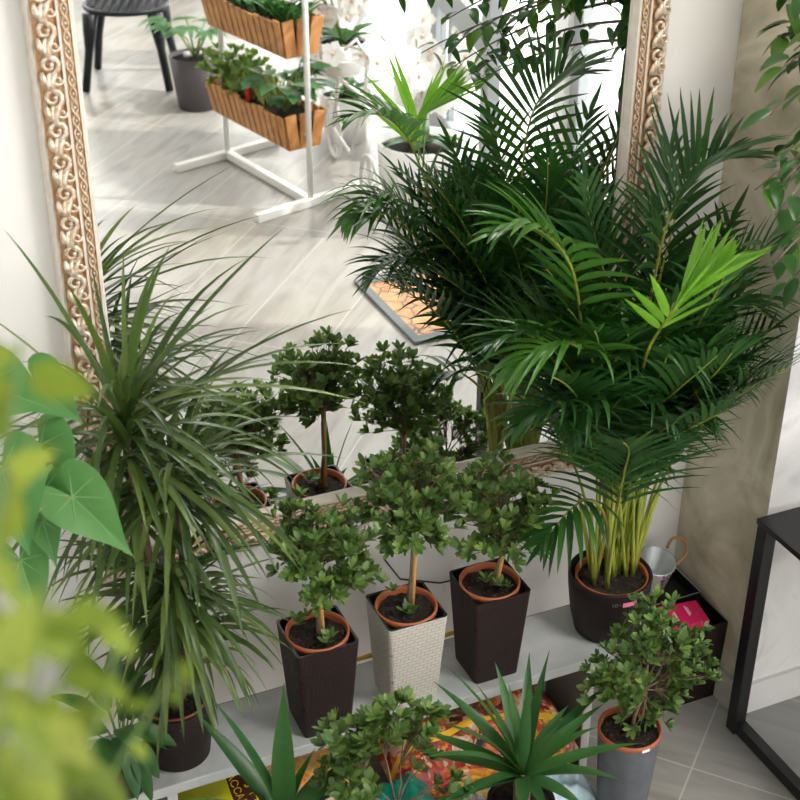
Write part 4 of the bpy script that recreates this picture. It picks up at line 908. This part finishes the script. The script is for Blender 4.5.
b.tube([V((2.05, -3.15, .42))+V((.16*math.cos(2*PI*i/24), .16*math.sin(2*PI*i/24), .1)) for i in range(25)], .005, 5)
b.tube([(2.06, -3.55, .1), (2.12, -3.6, .6), (2.10, -3.45, .88), (2.05, -3.3, .82), (2.06, -3.34, .70)], .006, 6); b.build('bike_frame', M['metalwhite'], r, True)
def orchid(x, y, z0, R_, hh, seed, label, n=4, potm=None, ph=.2):
    rng = random.Random(seed); r = thing('potted_orchid', (x, y, z0), label, 'plant', None)
    b = MB(); b.lathe([(R_*.7, z0), (R_*.95, z0+ph*.5), (R_, z0+ph), (R_*.93, z0+ph), (R_*.9, z0+ph*.8)], (x, y, 0), 32); b.build('pot', potm or M['white'], r, True)
    b = MB(); b.lathe([(.0001, z0+ph*.93), (R_*.94, z0+ph*.9)], (x, y, 0), 24); b.build('soil', M['soil'], r)
    b = MB(); st = MB(); base = V((x, y, z0+ph*.9))
    for i in range(9): a = rng.uniform(0, 6.3); b.blade(base, (math.cos(a), math.sin(a), .7), V((0, 0, 1)), rng.uniform(.15, .24), .055, 7, 1.0, .3, 'yucca')
    for i in range(n):
        a = rng.uniform(0, 6.3); d = V((math.cos(a), math.sin(a), 0)); pts = [base+d*(.10*t+.20*t*t)+V((0, 0, hh*(1.15*t-.35*t*t*t))) for t in [k/8 for k in range(9)]]; st.tube(pts, .003, 5)
        for k in range(7):
            q = pts[3].lerp(pts[8], k/6) if k < 1 else pts[min(8, 3+k*5//6)]+V((rng.uniform(-.05, .05), rng.uniform(-.05, .05), rng.uniform(-.04, .03)))
            fl = MB(); axn = V((rng.uniform(-1, .2), rng.uniform(-.2, 1), rng.uniform(-.1, .5))).normalized(); u = axn.cross(V((0, 0, 1))).normalized(); v_ = u.cross(axn)
            for m_ in range(5): aa = 2*PI*m_/5; dd_ = u*math.cos(aa)+v_*math.sin(aa)+axn*.15; fl.blade(q, dd_, axn, .052, .045, 4, .15, .15, 'obov')
            fl.ball(q+axn*.006, .008, 6, 4, 1); fl.build('flower', [M['petal'], M['flowercentre']], r, True)
    b.build('leaves', M['lily'], r, True); st.build('flower_stems', M['grassstem'], r)
orchid(2.16, -2.62, 0, .17, .5, 1, 'white orchid in the large pale bowl on the floor near the door', 6, M['white'], .30)
orchid(2.05, -3.15, .435, .10, .36, 2, 'white orchid carried in the saddle ring of the bicycle plant stand', 6, M['white'], .13)
orchid(2.22, -3.55, 0, .12, .6, 3, 'tall white orchid on the floor behind the bicycle plant stand', 6, M['white'], .22)
# door mat
m = mat('flagstone_mat', (.5, .3, .15), .8); t = NT(m); v_ = t.n('ShaderNodeTexVoronoi'); v_.feature = 'DISTANCE_TO_EDGE'; v_.inputs['Scale'].default_value = 11; t.l(t.pos(), v_.inputs['Vector'])
q = t.noise(22, 4); t.l(t.mix(t.math('LESS_THAN', v_.outputs[0], .035), t.ramp(q.outputs[0], [(.3, (.40, .17, .07)), (.7, (.55, .32, .17))]), (.13, .12, .11)), t.b.inputs['Base Color'])
r = thing('doormat', (1.95, -1.86, 0), 'doormat with orange flagstone pattern and dark border, seen in the mirror', 'mat')
b = MB(); b.box((1.97, -1.85, .005), (.54, .44, .010)); b.build('printed_panel', m, r)
b = MB(); 
for cx_, cy_, sx, sy in ((1.97, -2.09, .60, .04), (1.97, -1.61, .60, .04), (1.685, -1.85, .03, .44), (2.255, -1.85, .03, .44)): b.box((cx_, cy_, .007), (sx, sy, .014))
b.build('border', mat('grey_rubber', (.13, .15, .15), .7), r)
# thin cable on the wall and a yellow cane lying behind the pots
b = MB(); b.tube([at(385, 560, y=.0), at(400, 579, y=.005), at(440, 583, y=.008), at(462, 578, y=.008), at(470, 566, y=.008)], .0018, 6)
one(b, 'thin_cable', M['cable'], at(440, 583, y=.008), 'thin black cable sagging on the wall behind the beige planter', 'cable', smooth=True)
b = MB(); b.tube([(.66, -.106, SZ+.005), (1.0, -.109, SZ+.005)], .0045, 8)
one(b, 'yellow_cane', mat('yellow_cane', (.62, .36, .04), .5), (.66, -.106, SZ), 'yellow cane lying along the back of the bench behind the planters', 'cane')
